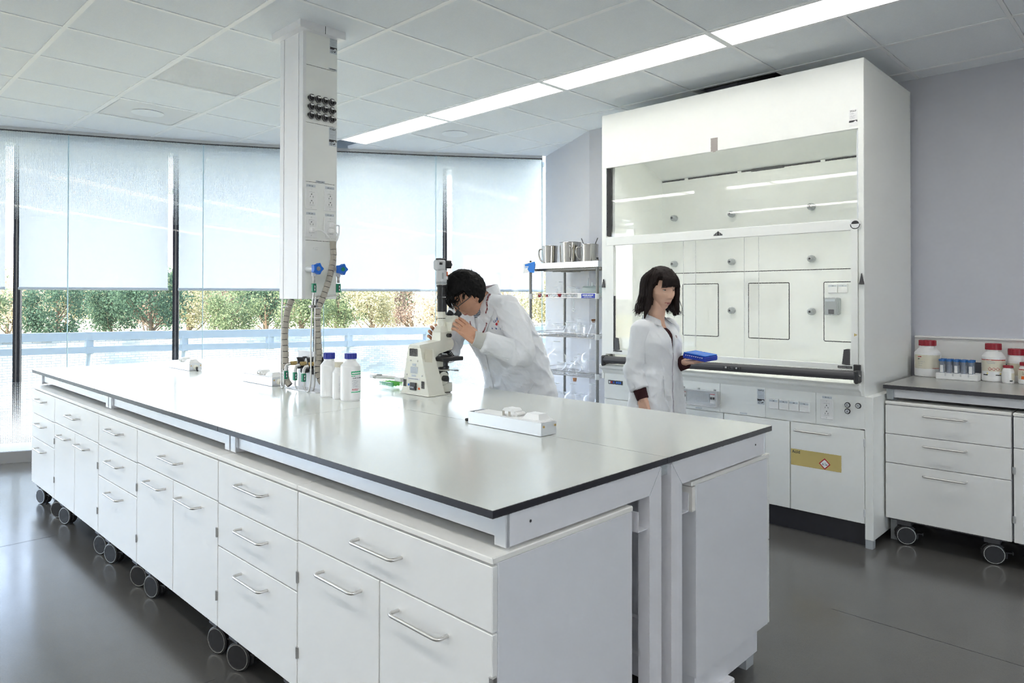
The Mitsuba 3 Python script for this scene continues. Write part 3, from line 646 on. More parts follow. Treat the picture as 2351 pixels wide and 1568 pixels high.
for (a, b) in ((-1.695, -1.387), (-1.153, -.849), (-.618, -.30)):
    z0, z1, r, w = 1.10, 1.505, .012, .006
    o = Polygon([(a, z0), (b, z0), (b, z1), (a, z1)]).buffer(0).buffer(-r).buffer(r)
    ring = o.difference(o.buffer(-w)); m = prism(ring, .0015); hk = hp('hatch', face(prism(o.buffer(-w), .003), FACE_Y, 0, YB, 0), 'hood_inner')
    part(hk, 'gap', face(m, FACE_Y, 0, YB, 0), 'seam_dark')
for (xx, zz) in ((-1.76, 2.026), (-1.275, 2.019), (-.692, 2.02), (-1.76, 1.663), (-1.275, 1.663), (-.692, 1.663), (-1.275, 1.301), (-.692, 1.301)):
    k = hp('rod_holder', face(lathe([(.024, 0), (.025, .018), (.022, .038), (.014, .050), (.008, .052)], 24), FACE_Y, xx, YB, zz), 'grey_plastic', 40)
    part(k, 'socket', face(at(lathe([(.007, 0), (.007, .003)], 14), z=.0505), FACE_Y, xx, YB, zz), 'black_plastic')
def cover(parent, nm, F, x, y, z, w, h, mat='white_plastic', band=True, t=.012):
    k = part(parent, nm, face(box(-w / 2, w / 2, -h / 2, h / 2, 0, t, .003), F, x, y, z), mat)
    if band:
        part(k, 'label_strip', face(box(-w / 2 + .004, w / 2 - .004, h / 2 - .019, h / 2 - .007, t, t + .0006), F, x, y, z), 'tag_silver')
        part(k, 'print', face(cat(box(-.004, .006, h / 2 - .0145, h / 2 - .0115, t + .0006, t + .001)), F, x, y, z), 'ink')
    return k
for xx in (-.555, -.490): cover(hd, 'switch_cover', FACE_Y, xx, YB - .003, 1.458, .062, .062)
k = hp('socket_flap', cat(face(box(-.042, .042, -.058, .058, 0, .055, .006), FACE_Y, -.552, YB - .003, 1.338), face(box(.034, .046, -.054, .056, 0, .03, .003), FACE_Y, -.552, YB - .003, 1.338)), 'grey_plastic')
part(k, 'label', face(box(-.034, .028, .034, .048, .055, .056), FACE_Y, -.552, YB - .003, 1.338), 'tag_silver'); part(k, 'grip', face(box(-.014, .022, -.05, -.02, .055, .058, .001), FACE_Y, -.552, YB - .003, 1.338), 'dark_grey')
# fixed glass above the sash and the sash itself
gl = hp('upper_glass', trimesh.Trimesh([(-1.905, HY + .03, 1.84), (-.174, HY + .03, 1.84), (-.174, HY + .03, 2.40), (-1.905, HY + .03, 2.40)], [(0, 1, 2), (0, 2, 3)], process=False), 'sash_glass')
sash = hp('sash_frame', cat(box(-1.912, -.21, HY - .008, HY + .018, 1.776, 1.838, .002), box(-1.912, -1.846, HY - .008, HY + .018, .985, 1.776), box(-.21, -.174, HY - .008, HY + .018, .985, 1.838), box(-1.846, -.21, HY - .008, HY + .018, .985, 1.017)), 'hood_white')
def pane(x0, x1, z0, z1, y): return trimesh.Trimesh([(x0, y, z0), (x1, y, z0), (x1, y, z1), (x0, y, z1)], [(0, 1, 2), (0, 2, 3)], process=False)
part(sash, 'sliding_glass', pane(-1.846, -1.19, 1.017, 1.776, HY + .008), 'sash_glass'); part(sash, 'sliding_glass', pane(-1.283, -.758, 1.017, 1.776, HY + .014), 'sash_glass'); part(sash, 'sliding_glass', pane(-.85, -.21, 1.017, 1.776, HY + .008), 'sash_glass')
for xx, yy in ((-1.19, .008), (-1.283, .014), (-.758, .014), (-.85, .008)): part(sash, 'glass_edge', box(xx - .0007, xx + .0007, HY + yy - .002, HY + yy + .002, 1.018, 1.775), 'light_grey')
part(sash, 'edge_seal', box(-1.846, -1.840, HY - .004, HY + .012, 1.017, 1.408), 'seam_dark')
for xx, s in ((-1.81, 1), (-.236, -1)):
    g = Polygon([(0, -.041), (.026, -.045), (.040, -.045), (.040, .045), (.026, .045), (.010, .041)]).buffer(0)
    m = face(prism(g, .014), FACE_Y, 0, 0, 0); 
    if s > 0: m.apply_transform(np.diag([-1., 1, 1, 1])); m.invert()
    m.apply_translation((xx + (.02 if s > 0 else -.02), HY - .004, 1.060)); part(sash, 'finger_pull', m, 'dark_grey')
part(sash, 'caution_strip', box(-.282, -.204, HY - .0088, HY - .008, .994, 1.008), 'ink'); part(sash, 'caution_text', face(text('Keep sash closed', .006, .0005, w=.066), FACE_Y, -.243, HY - .0088, .998), 'paper')
part(sash, 'caution_strip', box(-1.846, -1.77, HY - .0088, HY - .008, 1.003, 1.014), 'ink'); part(sash, 'caution_text', face(text('Do not open vertical sash', .005, .0005, w=.066), FACE_Y, -1.808, HY - .0088, 1.006), 'paper')
bar_ = cat(tube([(-1.90, HY - .045, .945), (-.166, HY - .045, .962)], .026, 20), )
hb = hp('sash_handle', bar_, 'dark_grey', 40)
for xx, zz in ((-1.90, .945), (-.166, .962)):
    g = Polygon([(-.02, -.045), (.012, -.02), (.012, .03), (-.0, .05), (-.02, .05)]); part(hb, 'end_bracket', box(xx - .012, xx + .012, HY - .075, HY - .002, zz - .045, zz + .03, .008), 'black_plastic')
part(hb, 'end_bolt', cyl((-.156, HY - .05, .962), (-.150, HY - .05, .962), .007, n=12), 'steel')
part(hb, 'corner_block', box(-.195, -.158, HY - .02, HY - .007, .965, 1.02, .003), 'black_plastic')
for xx in (-.93, -.86): part(hb, 'catch', box(xx - .022, xx + .022, HY - .078, HY - .06, .945, .965, .003), 'black_plastic'); part(hb, 'catch_pin', cyl((xx, HY - .078, .957), (xx, HY - .083, .957), .006, n=10), 'steel')
air = Polygon([(HY + .05, .905), (HY - .035, .912), (HY - .050, .90), (HY - .046, .884), (HY - .012, .868), (HY - .002, .842), (HY + .03, .842)])
m = prism(air, HX1 - HX0 - .03); M = np.eye(4); M[:3, :3] = np.array([[0, 0, 1.], [1, 0, 0], [0, 1, 0]]); m.apply_transform(M); m.apply_translation((HX0 + .012, 0, 0)); hp('airfoil_sill', m, 'hood_white', 25)
# print on the front
def scala(parent, F, x, y, z, w, h, pale=False):
    k = part(parent, 'maker_label', face(rect2(w, h, .0008), F, x, y, z), 'paper' if pale else 'tag_silver')
    part(k, 'letters', face(at(text('SCALA', h * .095, .0004, True, w=w * .76), 0, h * .37, .0008), F, x, y, z), 'ink')
    part(k, 'small_print', face(at(lines2(-w * .40, w * .38, [h * q for q in (.27, .23, .12, .08, .04, 0.0, -.04, -.08)], h * .012, .0004, 3), 0, 0, .0008), F, x, y, z), 'ink_soft')
    part(k, 'dark_band', face(at(rect2(w, h * (.13 if not pale else .12), .0004), 0, -h * .22, .0008), F, x, y, z), 'ink')
    part(k, 'hill_mark', face(at(prism([(w * .02, 0), (w * .14, h * .04), (w * .26, h * .075), (w * .36, h * .05), (w * .46, 0)], .0003), 0, -h * .275, .0012), F, x, y, z), 'paper')
    if not pale:
        part(k, 'approval_mark', face(at(lathe([(w * .10, 0), (w * .15, 0), (w * .15, .0005), (w * .10, .0005)], 20, True), -w * .20, -h * .39, .0008), F, x, y, z), 'ink')
        part(k, 'approval_mark', face(at(cat(at(lathe([(w * .09, 0), (w * .09, .0005)], 14), w * .14), at(lathe([(w * .06, 0), (w * .06, .0005)], 12), w * .27, h * .03)), 0, -h * .39, .0008), F, x, y, z), 'ink')
    return k
scala(hd, FACE_Y, -.197, HY, 2.412, .044, .092, True)
g = Polygon([(-.024, -.043), (-.012, -.043), (-.008, -.05), (.008, -.05), (.012, -.043), (.024, -.043), (.024, .043), (-.024, .043)])
hp('grey_plate', face(prism(g, .001), FACE_Y, -1.05, HY, 2.392), 'plate_taupe')
lg = cat([at(prism([(-.030, 0), (-.030, .009), (-.022, .013), (-.022, 0)], .0008)), at(prism([(-.020, 0), (-.020, .016), (-.012, .021), (-.012, 0)], .0008)), at(prism([(-.009, 0), (-.009, .023), (0, .030), (.009, .023), (.009, 0)], .0008)), at(prism([(.012, 0), (.012, .021), (.020, .016), (.020, 0)], .0008)), at(prism([(.022, 0), (.022, .013), (.030, .009), (.030, 0)], .0008))])
part(sash, 'maker_emblem', face(lg, FACE_Y, -1.02, HY - .008, 1.795), 'ink')
st = part(sash, 'round_sticker', face(lathe([(.029, 0), (.029, .0006)], 32), FACE_Y, -.186, HY - .008, 1.808), 'paper')
half = Point(0, 0).buffer(.021).intersection(Polygon([(-.03, .002), (.03, .002), (.03, .03), (-.03, .03)]))
part(st, 'sticker_hill', face(at(prism(half, .0004), z=.0006), FACE_Y, -.186, HY - .008, 1.808), 'ink')
arc = Point(0, 0).buffer(.027).difference(Point(0, 0).buffer(.0225)).intersection(Polygon([(-.03, .0), (.03, .0), (.03, -.03), (-.03, -.03)]))
part(st, 'sticker_ring', face(at(prism(arc, .0004), z=.0006), FACE_Y, -.186, HY - .008, 1.808), 'ink')
for xx, zz in ((-1.934, 1.50), (-.153, 1.50)):
    hp('sash_marker', face(prism([(-.013, -.03), (.013, -.03), (0, .032)], .012), FACE_Y, xx, HY - .001, zz), 'dark_grey')
hp('arrow_sticker', face(prism([(-.010, -.009), (.008, 0), (-.010, .009)], .0006), FACE_Y, -.183, HY - .008, 1.186), 'gold_label')
# base: service panel, doors, plinth
FY2 = HY + .004
hp('base_carcass', box(HX0 + .03, HX1 - .03, FY2 + .021, HYB - .02, .13, .865), 'hood_white')
px = [HX0 + .02, -1.317, -1.012, -.712, -.409, HX1 - .0]
for a, b in zip(px[:-1], px[1:]): hp('service_panel', box(a + .0008, b - .0008, FY2, FY2 + .02, .659, .845), 'hood_white')
dx = [(HX0 + .02, -1.44), (-1.436, -.994), (-.988, -.564), (-.558, -.146)]
for i, (a, b) in enumerate(dx):
    d = hp('base_door', box(a, b, FY2, FY2 + .019, .134, .652, .0015), 'hood_white')
    handle(d, b - .285 if i != 3 else -.428, .608, .20, FY2)
    if i == 3:
        pl = part(d, 'acid_label', box(-.556, -.268, FY2 - .0008, FY2, .398, .494), 'gold_label')
        part(d, 'acid_text', face(text('Acid', .016, .0004, True, center=False), FACE_Y, -.549, FY2 - .0008, .470), 'ink')
        for r_, m_, z_ in ((.033, 'red_print', .0), (.025, 'paper', .0004)):
            part(d, 'hazard_diamond', face(at(prism([(0, -r_), (r_, 0), (0, r_), (-r_, 0)], .0006), z=.0008 + z_), FACE_Y, -.360, FY2, .432), m_)
        part(d, 'hazard_picture', face(at(cat(box(-.015, -.002, -.006, -.004, 0, .0004), box(-.006, .0, .002, .0038, 0, .0004), box(.001, .006, .004, .006, 0, .0004), box(.003, .016, -.006, -.002, 0, .0004), box(-.012, -.008, -.002, .003, 0, .0004)), z=.0018), FACE_Y, -.360, FY2, .432), 'ink')
for zz in (.585, .195): hp('base_hinge', box(-.149, -.142, FY2 - .008, FY2 + .01, zz - .022, zz + .022, .002), 'light_grey')
hp('plinth', box(HX0 + .06, -.148, FY2 + .05, FY2 + .07, 0, .132), 'bench_core'); hp('plinth_side', box(-.165, -.146, FY2 + .05, HYB - .02, 0, .02), 'bench_core')
hp('leg_panel', cat(box(HX1 - .003, -.100, FY2 + .002, FY2 + .35, .048, .842, .002), box(HX1, -.1005, FY2 + .352, HYB - .2, .048, .84)), 'hood_white')
hp('leg_foot', box(HX1 - .002, -.105, FY2 + .004, FY2 + .05, 0, .048), 'grey_plastic')
bk = hp('breaker_box', box(-1.306, -1.027, FY2 - .006, FY2, .690, .785, .002), 'light_grey')
part(bk, 'breaker_row', box(-1.245, -1.085, FY2 - .012, FY2 - .006, .712, .768), 'tag_silver')
for i in range(22): part(bk, 'blank_cover', box(-1.243 + i * .0072, -1.2375 + i * .0072, FY2 - .014, FY2 - .012, .714, .766), 'light_grey')
for xs_ in ((-1.295, -1.278, -1.261), (-1.068, -1.050)):
    part(bk, 'breaker_module', box(xs_[0] - .009, xs_[-1] + .010, FY2 - .014, FY2 - .006, .708, .776), 'paper'); part(bk, 'red_print', box(xs_[0] - .006, xs_[-1] + .008, FY2 - .015, FY2 - .014, .766, .770), 'red_print')
    for q in xs_: part(bk, 'breaker_switch', box(q - .005, q + .005, FY2 - .021, FY2 - .014, .735, .750, .001), 'black_plastic')
part(bk, 'clear_lid', cat(pane(-1.308, -1.024, .688, .79, FY2 - .034), ), 'clear_plastic'); part(bk, 'lid_edge', cat(box(-1.308, -1.024, FY2 - .036, FY2 - .003, .690, .6925), box(-1.308, -1.024, FY2 - .036, FY2 - .003, .786, .7885), box(-1.026, -1.024, FY2 - .036, FY2 - .003, .690, .788), box(-1.308, -1.306, FY2 - .036, FY2 - .003, .690, .788)), 'light_grey')
for xx in (-1.275, -1.165, -1.05): part(bk, 'lid_hinge', box(xx - .009, xx + .009, FY2 - .02, FY2, .789, .801), 'clear_plastic')
scala(hd, FACE_Y, -.741, FY2, .783, .046, .094)
for xx in (-.657, -.595, -.534, -.472): cover(hd, 'switch_cover', FACE_Y, xx, FY2, .750, .059, .062, t=.014)
def duplex(parent, F, x, y, z, tagname=True, plugs=()):
    k = part(parent, 'outlet_plate', face(box(-.036, .036, -.058, .058, 0, .006, .003), F, x, y, z), 'white_plastic')
    part(k, 'outlet_insert', face(box(-.0165, .0165, -.034, .034, .006, .008, .001), F, x, y, z), 'white_plastic')
    o = []
    for s in (.015, -.019):
        o += [at(lathe([(.0032, 0), (.0032, .0006)], 10), 0, s + .008, .008), box(-.009, -.007, s - .008, s, .008, .0086), box(.007, .009, s - .009, s, .008, .0086)]
    part(k, 'slots', face(cat(o), F, x, y, z), 'ink')
    part(k, 'plate_lines', face(cat(box(-.016, .016, .0335, .0345, .008, .0085), box(-.016, .016, -.0345, -.0335, .008, .0085), box(-.0012, .0012, .046, .050, .006, .0066), box(-.0012, .0012, -.050, -.046, .006, .0066)), F, x, y, z), 'grey_plastic')
    if tagname:
        part(parent, 'circuit_tag', face(at(rect2(.054, .013, .0008), 0, .068), F, x, y, z), 'tag_silver'); part(parent, 'circuit_tag_print', face(at(text('EP-L2', .0055, .0004, True), 0, .0655, .0008), F, x, y, z), 'ink')
    return k
duplex(hd, FACE_Y, -.346, FY2, .750)
for n_, xx, zz in (('1', -.233, .787), ('2', -.233, .752), ('O', -.176, .789)):
    b = hp('push_button', face(lathe([(.0155, 0), (.0155, .005), (.0125, .008)], 24), FACE_Y, xx, FY2, zz), 'ink', 30); part(b, 'face', face(at(lathe([(.011, 0), (.011, .0015)], 20), z=.008), FACE_Y, xx, FY2, zz), 'light_grey'); part(b, 'symbol', face(at(text(n_, .010, .0006, True), 0, -.005, .0095), FACE_Y, xx, FY2, zz), 'ink')
dp = hp('monitor_panel', box(-1.897, -1.772, FY2 - .003, FY2, .764, .792), 'ink')
for xx, m_ in ((-1.885, 'paper'), (-1.868, 'red_print'), (-1.848, 'blue_box'), (-1.822, 'blue_plastic'), (-1.806, 'blue_plastic'), (-1.79, 'blue_plastic')): part(dp, 'indicator', box(xx - .006, xx + .006, FY2 - .004, FY2 - .003, .770, .786), m_)
for xx in (-1.165, -.855): hp('panel_tag', box(xx - .024, xx + .024, FY2 - .0006, FY2, .663, .672), 'tag_silver')

# ------------------------------------------------------------------ side bench right of the hood
SB = 3.21
sb = thing('side_bench', 'dark topped side bench along the right wall beside the fume hood', 'lab table')
part(sb, 'worktop', box(-.100, 3.0, SB, 3.985, .8992, .900), 'side_top', label='dark grey glossy top'); part(sb, 'core', box(-.100, 3.0, SB - .0005, 3.985, .8775, .8994, .0015), 'bench_core', label='black edge')
part(sb, 'front_rail', box(-.07, 2.9, SB + .045, SB + .07, .826, .8775), 'panel_grey'); part(sb, 'leg', box(-.090, -.055, SB + .03, SB + .09, .815, .8775, .002), 'grey_plastic'); part(sb, 'leg', box(-.090, -.055, 3.85, 3.91, 0, .8775), 'grey_plastic')
part(sb, 'leg', box(-.090, -.055, SB + .10, SB + .14, 0, .8775), 'grey_plastic')
cab = cabinet(-.093, .501, SB + .01, 'drawers', 'white three drawer cabinet under the dark side bench, beside the fume hood', top=.806, bot=.142, dep=.6, casters=True)
cab2 = cabinet(.507, 1.40, SB + .01, 'doors', 'white cabinet cut by the right edge of the photo, under the dark side bench', top=.806, bot=.142, dep=.6, casters=True)
# ------------------------------------------------------------------ service column hanging from the ceiling
sc = thing('service_column', 'white service column hanging from the ceiling over the bench, with sockets and gas taps', 'service column')
CX0, CX1, CY0, CY1, CZ = -2.415, -2.17, .72, .924, 1.383
part(sc, 'core', box(CX0 + .004, CX1 - .004, CY0 + .004, CY1 - .004, CZ + .004, H), 'seam_dark')
for a, b in ((CX0, -2.373), (-2.369, -2.216), (-2.212, CX1)): part(sc, 'corner_post' if b - a < .06 else 'side_cover', box(a, b, CY0, CY0 + .02, CZ, H - .03, .0015), 'frame_white')
zz = [CZ, 1.693, 2.003, 2.316, 2.621, H - .03]
for a, b in zip(zz[:-1], zz[1:]): part(sc, 'panel', box(CX1 - .012, CX1, CY0 + .001, CY1, a + .0012, b - .0012), 'hood_white')
part(sc, 'rear_panel', cat(box(CX0, CX1 - .002, CY1 - .012, CY1 - .001, CZ, H - .03), box(CX0, CX0 + .01, CY0 + .02, CY1 - .002, CZ, H - .03)), 'frame_white')
part(sc, 'bottom_plate', box(CX0 + .003, CX1 - .003, CY0 + .003, CY1 - .003, CZ + .002, CZ + .006), 'light_grey')
fo = Polygon([(CX0 - .03, CY0 - .035), (CX1 + .035, CY0 - .035), (CX1 + .035, CY1 + .03), (CX0 - .03, CY1 + .03)])
part(sc, 'ceiling_collar', at(prism(fo, .042), z=H - .042), 'frame_white'); part(sc, 'collar_joint', box(CX1 + .0345, CX1 + .0358, .83, .8325, H - .042, H), 'seam_dark')
scala(sc, FACE_X, CX1, .9005, 2.765, .043, .10); scala(sc, FACE_X, CX1, .8985, 2.262, .045, .10)
part(sc, 'panel_tag', face(rect2(.05, .011, .0006), FACE_X, CX1, .897, 2.629), 'tag_silver'); part(sc, 'tag_print', face(at(strokes(.034, .0045, 9), 0, 0, .0006), FACE_X, CX1, .897, 2.629), 'ink')
part(sc, 'panel_tag', face(rect2(.054, .012, .0006), FACE_X, CX1, .824, 2.009), 'tag_silver'); part(sc, 'tag_print', face(at(text('Emergency Power', .0045, .0004, True, w=.042), 0, -.002, .0006), FACE_X, CX1, .824, 2.009), 'ink')
octp = Polygon([(.0185 * math.cos(a), .021 * math.sin(a)) for a in np.linspace(math.pi / 8, 2 * math.pi + math.pi / 8, 9)[:-1]])
for r_ in range(3):
    for c_ in range(4):
        y, z = .768 + c_ * .0408, 2.447 - r_ * .0455
        k = part(sc, 'data_port', face(prism(octp.difference(octp.buffer(-.0045)), .012), FACE_X, CX1, y, z), 'steel_dark')
        part(k, 'rim', face(cat(at(prism(octp.buffer(-.006).difference(octp.buffer(-.0095)), .016)), box(-.021, -.0165, -.006, .006, 0, .014), box(.0165, .021, -.006, .006, 0, .014)), FACE_X, CX1, y, z), 'black_plastic')
        part(k, 'well', face(prism(octp.buffer(-.004), .004), FACE_X, CX1, y, z), 'steel_soft'); part(k, 'socket', face(box(-.007, .007, -.010, .001, .004, .009), FACE_X, CX1, y, z), 'black_plastic')
        part(k, 'name_tag', face(box(-.010, .009, .005, .0125, .0155, .0165), FACE_X, CX1, y, z), 'paper')
for y, z in ((.769, 1.914), (.881, 1.914), (.769, 1.767), (.881, 1.767)): duplex(sc, FACE_X, CX1, y, z)
pen = [[(-.03, .006), (-.036, .002), (-.034, -.006), (-.027, -.007)], [(-.014, .006), (-.016, -.006), (-.006, -.006)], [(.002, .007), (.004, .0), (.0, -.007)], [(.018, .006), (.006, .005), (.004, .0), (.012, -.001), (.010, -.007), (.002, -.006)]]
part(sc, 'pencil_mark', cat([tube([(CX1 + .0002, .802 + a * .5, 1.652 + b) for a, b in q], .0005, 4) for q in pen]), 'ink_soft')
def tap(y, z, label):
    k = part(sc, 'gas_tap', cyl((CX1 - .002, y, z), (CX1 + .085, y, z), .0155, n=20), 'light_grey', 40)
    part(k, 'spout', cyl((CX1 + .070, y, z), (CX1 + .070, y, z - .038), .0115, n=18), 'light_grey', 40)
    part(k, 'nut', cat(cyl((CX1 + .070, y, z - .038), (CX1 + .070, y, z - .047), .0085, n=6), cyl((CX1 + .070, y, z - .047), (CX1 + .070, y, z - .055), .0062, n=12), cyl((CX1 + .070, y, z - .055), (CX1 + .070, y, z - .072), .008, n=6)), 'steel')
    st_ = Polygon([((.027 if i % 2 == 0 else .019) * math.cos(i * math.pi / 5), (.027 if i % 2 == 0 else .019) * math.sin(i * math.pi / 5)) for i in range(10)]).buffer(.004)
    part(k, 'star_knob', face(cat(at(prism(st_, .026)), at(lathe([(.012, -.012), (.016, 0)], 20))), FACE_X, CX1 + .090, y, z), 'blue_plastic'); part(k, 'knob_cap', face(lathe([(.011, 0), (.011, .002)], 20), FACE_X, CX1 + .1158, y, z), label)
    f = part(k, 'gas_flag', box(CX1 + .060, CX1 + .080, y - .010, y + .010, z - .122, z - .076, .002), 'green_plastic')
    part(f, 'window', cat(box(CX1 + .0795, CX1 + .0806, y - .005, y + .005, z - .116, z - .082)), 'ink'); part(f, 'letters', cat(box(CX1 + .0806, CX1 + .0812, y - .0025, y + .0025, z - .114, z - .102), box(CX1 + .0806, CX1 + .0812, y - .0025, y + .0025, z - .098, z - .086)), 'paper')
    return CX1 + .070
tap(.748, 1.540, 'steel'); tap(.893, 1.541, 'green_plastic')
# plugs and white cords
def plug(y, z, nm):
    k = thing('power_plug', nm, 'plug', 'white plugs in the column sockets')
    part(k, 'body', face(cat(box(-.015, .013, -.013, .013, .008, .032, .006), box(.008, .028, -.007, .007, .014, .026, .005)), FACE_X, CX1, y, z), 'white_plastic')
    return k
p1 = plug(.769, 1.748, 'white plug in the lower left socket of the service column'); p2 = plug(.881, 1.782, 'upper white plug in the lower right socket of the column'); p3 = plug(.881, 1.748, 'lower white plug in the lower right socket of the column')
for k, pts in ((p1, [(CX1 + .02, .795, 1.748), (CX1 + .03, .825, 1.742), (CX1 + .04, .858, 1.708), (CX1 + .035, .874, 1.672)]), (p2, [(CX1 + .02, .908, 1.782), (CX1 + .03, .922, 1.775), (CX1 + .035, .912, 1.715), (CX1 + .035, .888, 1.672)]), (p3, [(CX1 + .02, .905, 1.746), (CX1 + .034, .910, 1.73), (CX1 + .042, .892, 1.69), (CX1 + .035, .884, 1.670)])):
    part(k, 'cord', tube(spline(pts, 6), .0036, 8), 'white_plastic', 60)
def seg_hose(name, label, pts, r=.0165, step=.030):
    t = thing(name, label, 'cable hose', 'segmented grey cable hoses'); s = spline(pts, 24)
    L = np.r_[0, np.cumsum(np.linalg.norm(np.diff(s, axis=0), axis=1))]; n = int(L[-1] / step)
    P = lambda u: np.array([np.interp(u, L, s[:, j]) for j in range(3)])
    part(t, 'inner_sleeve', tube([P(u) for u in np.linspace(0, L[-1], n * 2)], r * .8, 10), 'seam_dark', 60)
    for i in range(n): part(t, 'segment', cyl(P(L[-1] * (i + .05) / n), P(L[-1] * (i + .95) / n), r * (1.0 + .03 * math.sin(i * 2.1)), n=14), 'taupe', 40)
    return t, P, L[-1]
hx = CX1 + .075
t, P, L = seg_hose('cable_hose', 'thick segmented grey cable hose on the front of the service column down to the bench', [(CX1 + .04, .878, 1.675), (CX1 + .055, .872, 1.60), (CX1 + .07, .846, 1.52), (CX1 + .075, .818, 1.44), (CX1 + .075, .792, 1.375), (CX1 + .07, .770, 1.32), (CX1 + .072, .772, 1.20), (CX1 + .075, .777, 1.09), (CX1 + .078, .768, 1.02), (CX1 + .09, .775, .965), (CX1 + .115, .795, .925)])
part(t, 'end_sleeve', cyl(P(0) + [0, 0, .018], P(0) - [0, 0, .004], .0175, n=16), 'taupe', 40)
for z in (1.335, 1.285, 1.02): part(t, 'tie', at(lathe([(.0165, 0), (.020, 0), (.020, .004), (.0165, .004)], 16, True), CX1 + .073, .771, z), 'white_plastic')
t, P, L = seg_hose('cable_hose', 'thick segmented grey cable hose hanging from the underside of the service column', [(-2.325, .745, CZ), (-2.345, .73, 1.31), (-2.35, .72, 1.2), (-2.345, .72, 1.09), (-2.345, .72, 1.0), (-2.34, .722, .95), (-2.32, .735, .918)], .0175)
for z in (1.34, .985): part(t, 'tie', at(lathe([(.0175, 0), (.021, 0), (.021, .004), (.0175, .004)], 16, True), -2.346, .722, z), 'white_plastic')
def pipe(label, pts, r=.0042):
    t = thing('gas_pipe', label, 'pipe', 'thin chrome gas pipes'); part(t, 'tube', tube(spline(pts, 8), r, 10), 'steel', 60); return t
a = CX1 + .070
gp = pipe('thin chrome gas pipe from the left blue tap down to the bench', [(a, .748, 1.42), (a + .002, .742, 1.38), (a, .738, 1.33), (a, .733, 1.15), (a, .733, .98), (a - .01, .73, .915), (a - .03, .728, .906), (a - .047, .727, .92), (a - .048, .727, .99)])
part(gp, 'pipe_clamp', box(a - .012, a + .012, .725, .770, 1.338, 1.352, .002), 'steel'); part(gp, 'clamp_screw', cyl((a + .012, .748, 1.345), (a + .015, .748, 1.345), .005, n=10), 'ink')
pipe('thin chrome gas pipe from the right blue tap across and down beside the grey hose', [(a, .893, 1.42), (a, .890, 1.405), (a, .880, 1.402), (a, .80, 1.400), (a, .768, 1.398), (a, .757, 1.38), (a + .002, .755, 1.30), (a, .755, 1.1), (a, .755, .96), (a - .006, .752, .915), (a - .02, .75, .904)])
pipe('thin chrome gas pipe looped at the bottom beside the left grey hose', [(-2.392, .725, CZ), (-2.39, .722, 1.2), (-2.388, .720, .96), (-2.385, .717, .92), (-2.36, .71, .906), (-2.335, .705, .915), (-2.33, .704, .96), (-2.33, .704, 1.0)])
# gas regulator stand on the bench
gs = thing('regulator_stand', 'bent metal stand with three black gas regulators on the bench under the column', 'gas regulators')
part(gs, 'plate', cat(box(-2.38, -2.06, .815, .819, .905, 1.10), box(-2.38, -2.06, .735, .819, .9005, .905)), 'panel_grey', label='white metal plate')
part(gs, 'flange', box(-2.085, -2.06, .80, .815, 1.02, 1.10), 'alu')
for i, xx in enumerate((-2.305, -2.205, -2.115)):
    k = part(gs, 'regulator', at(lathe([(.030, 0), (.032, .01), (.030, .03), (.034, .034), (.034, .05)], 24), M=frame_to((.25, 1, .0)), x=xx, y=.765, z=1.038 + .004 * i), 'black_plastic', 40)
    part(k, 'dial', at(lathe([(.028, 0), (.028, .002)], 24), M=frame_to((.25, 1, .0)), x=xx - .0005, y=.7632, z=1.038 + .004 * i), 'steel_soft')
    part(k, 'brass_fitting', cyl((xx - .001, .764, 1.038 + .004 * i), (xx - .010, .735, 1.037 + .004 * i), .0105, n=8), 'brass')
    part(k, 'lower_body', box(xx + .015, xx + .05, .775, .815, .985, 1.02, .006), 'black_plastic')
    part(k, 'elbow', tube(spline([(xx - .010, .736, 1.036), (xx - .020, .722, 1.030), (xx - .024, .716, 1.012), (xx - .024, .715, .995)], 6), .0085, 12), 'steel', 60)
    f = part(k, 'gas_flag', box(xx - .034, xx - .014, .704, .724, .955, .997, .002), 'green_plastic'); part(f, 'window', box(xx - .0145, xx - .0135, .709, .719, .960, .992), 'ink'); part(f, 'letters', cat(box(xx - .0136, xx - .013, .7115, .7165, .963, .974), box(xx - .0136, xx - .013, .7115, .7165, .978, .989)), 'paper')
    if i: part(k, 'drop_pipe', tube(spline([(xx - .024, .715, .957), (xx - .024, .716, .93), (xx - .02, .725, .908)], 4), .004, 8), 'steel', 60)

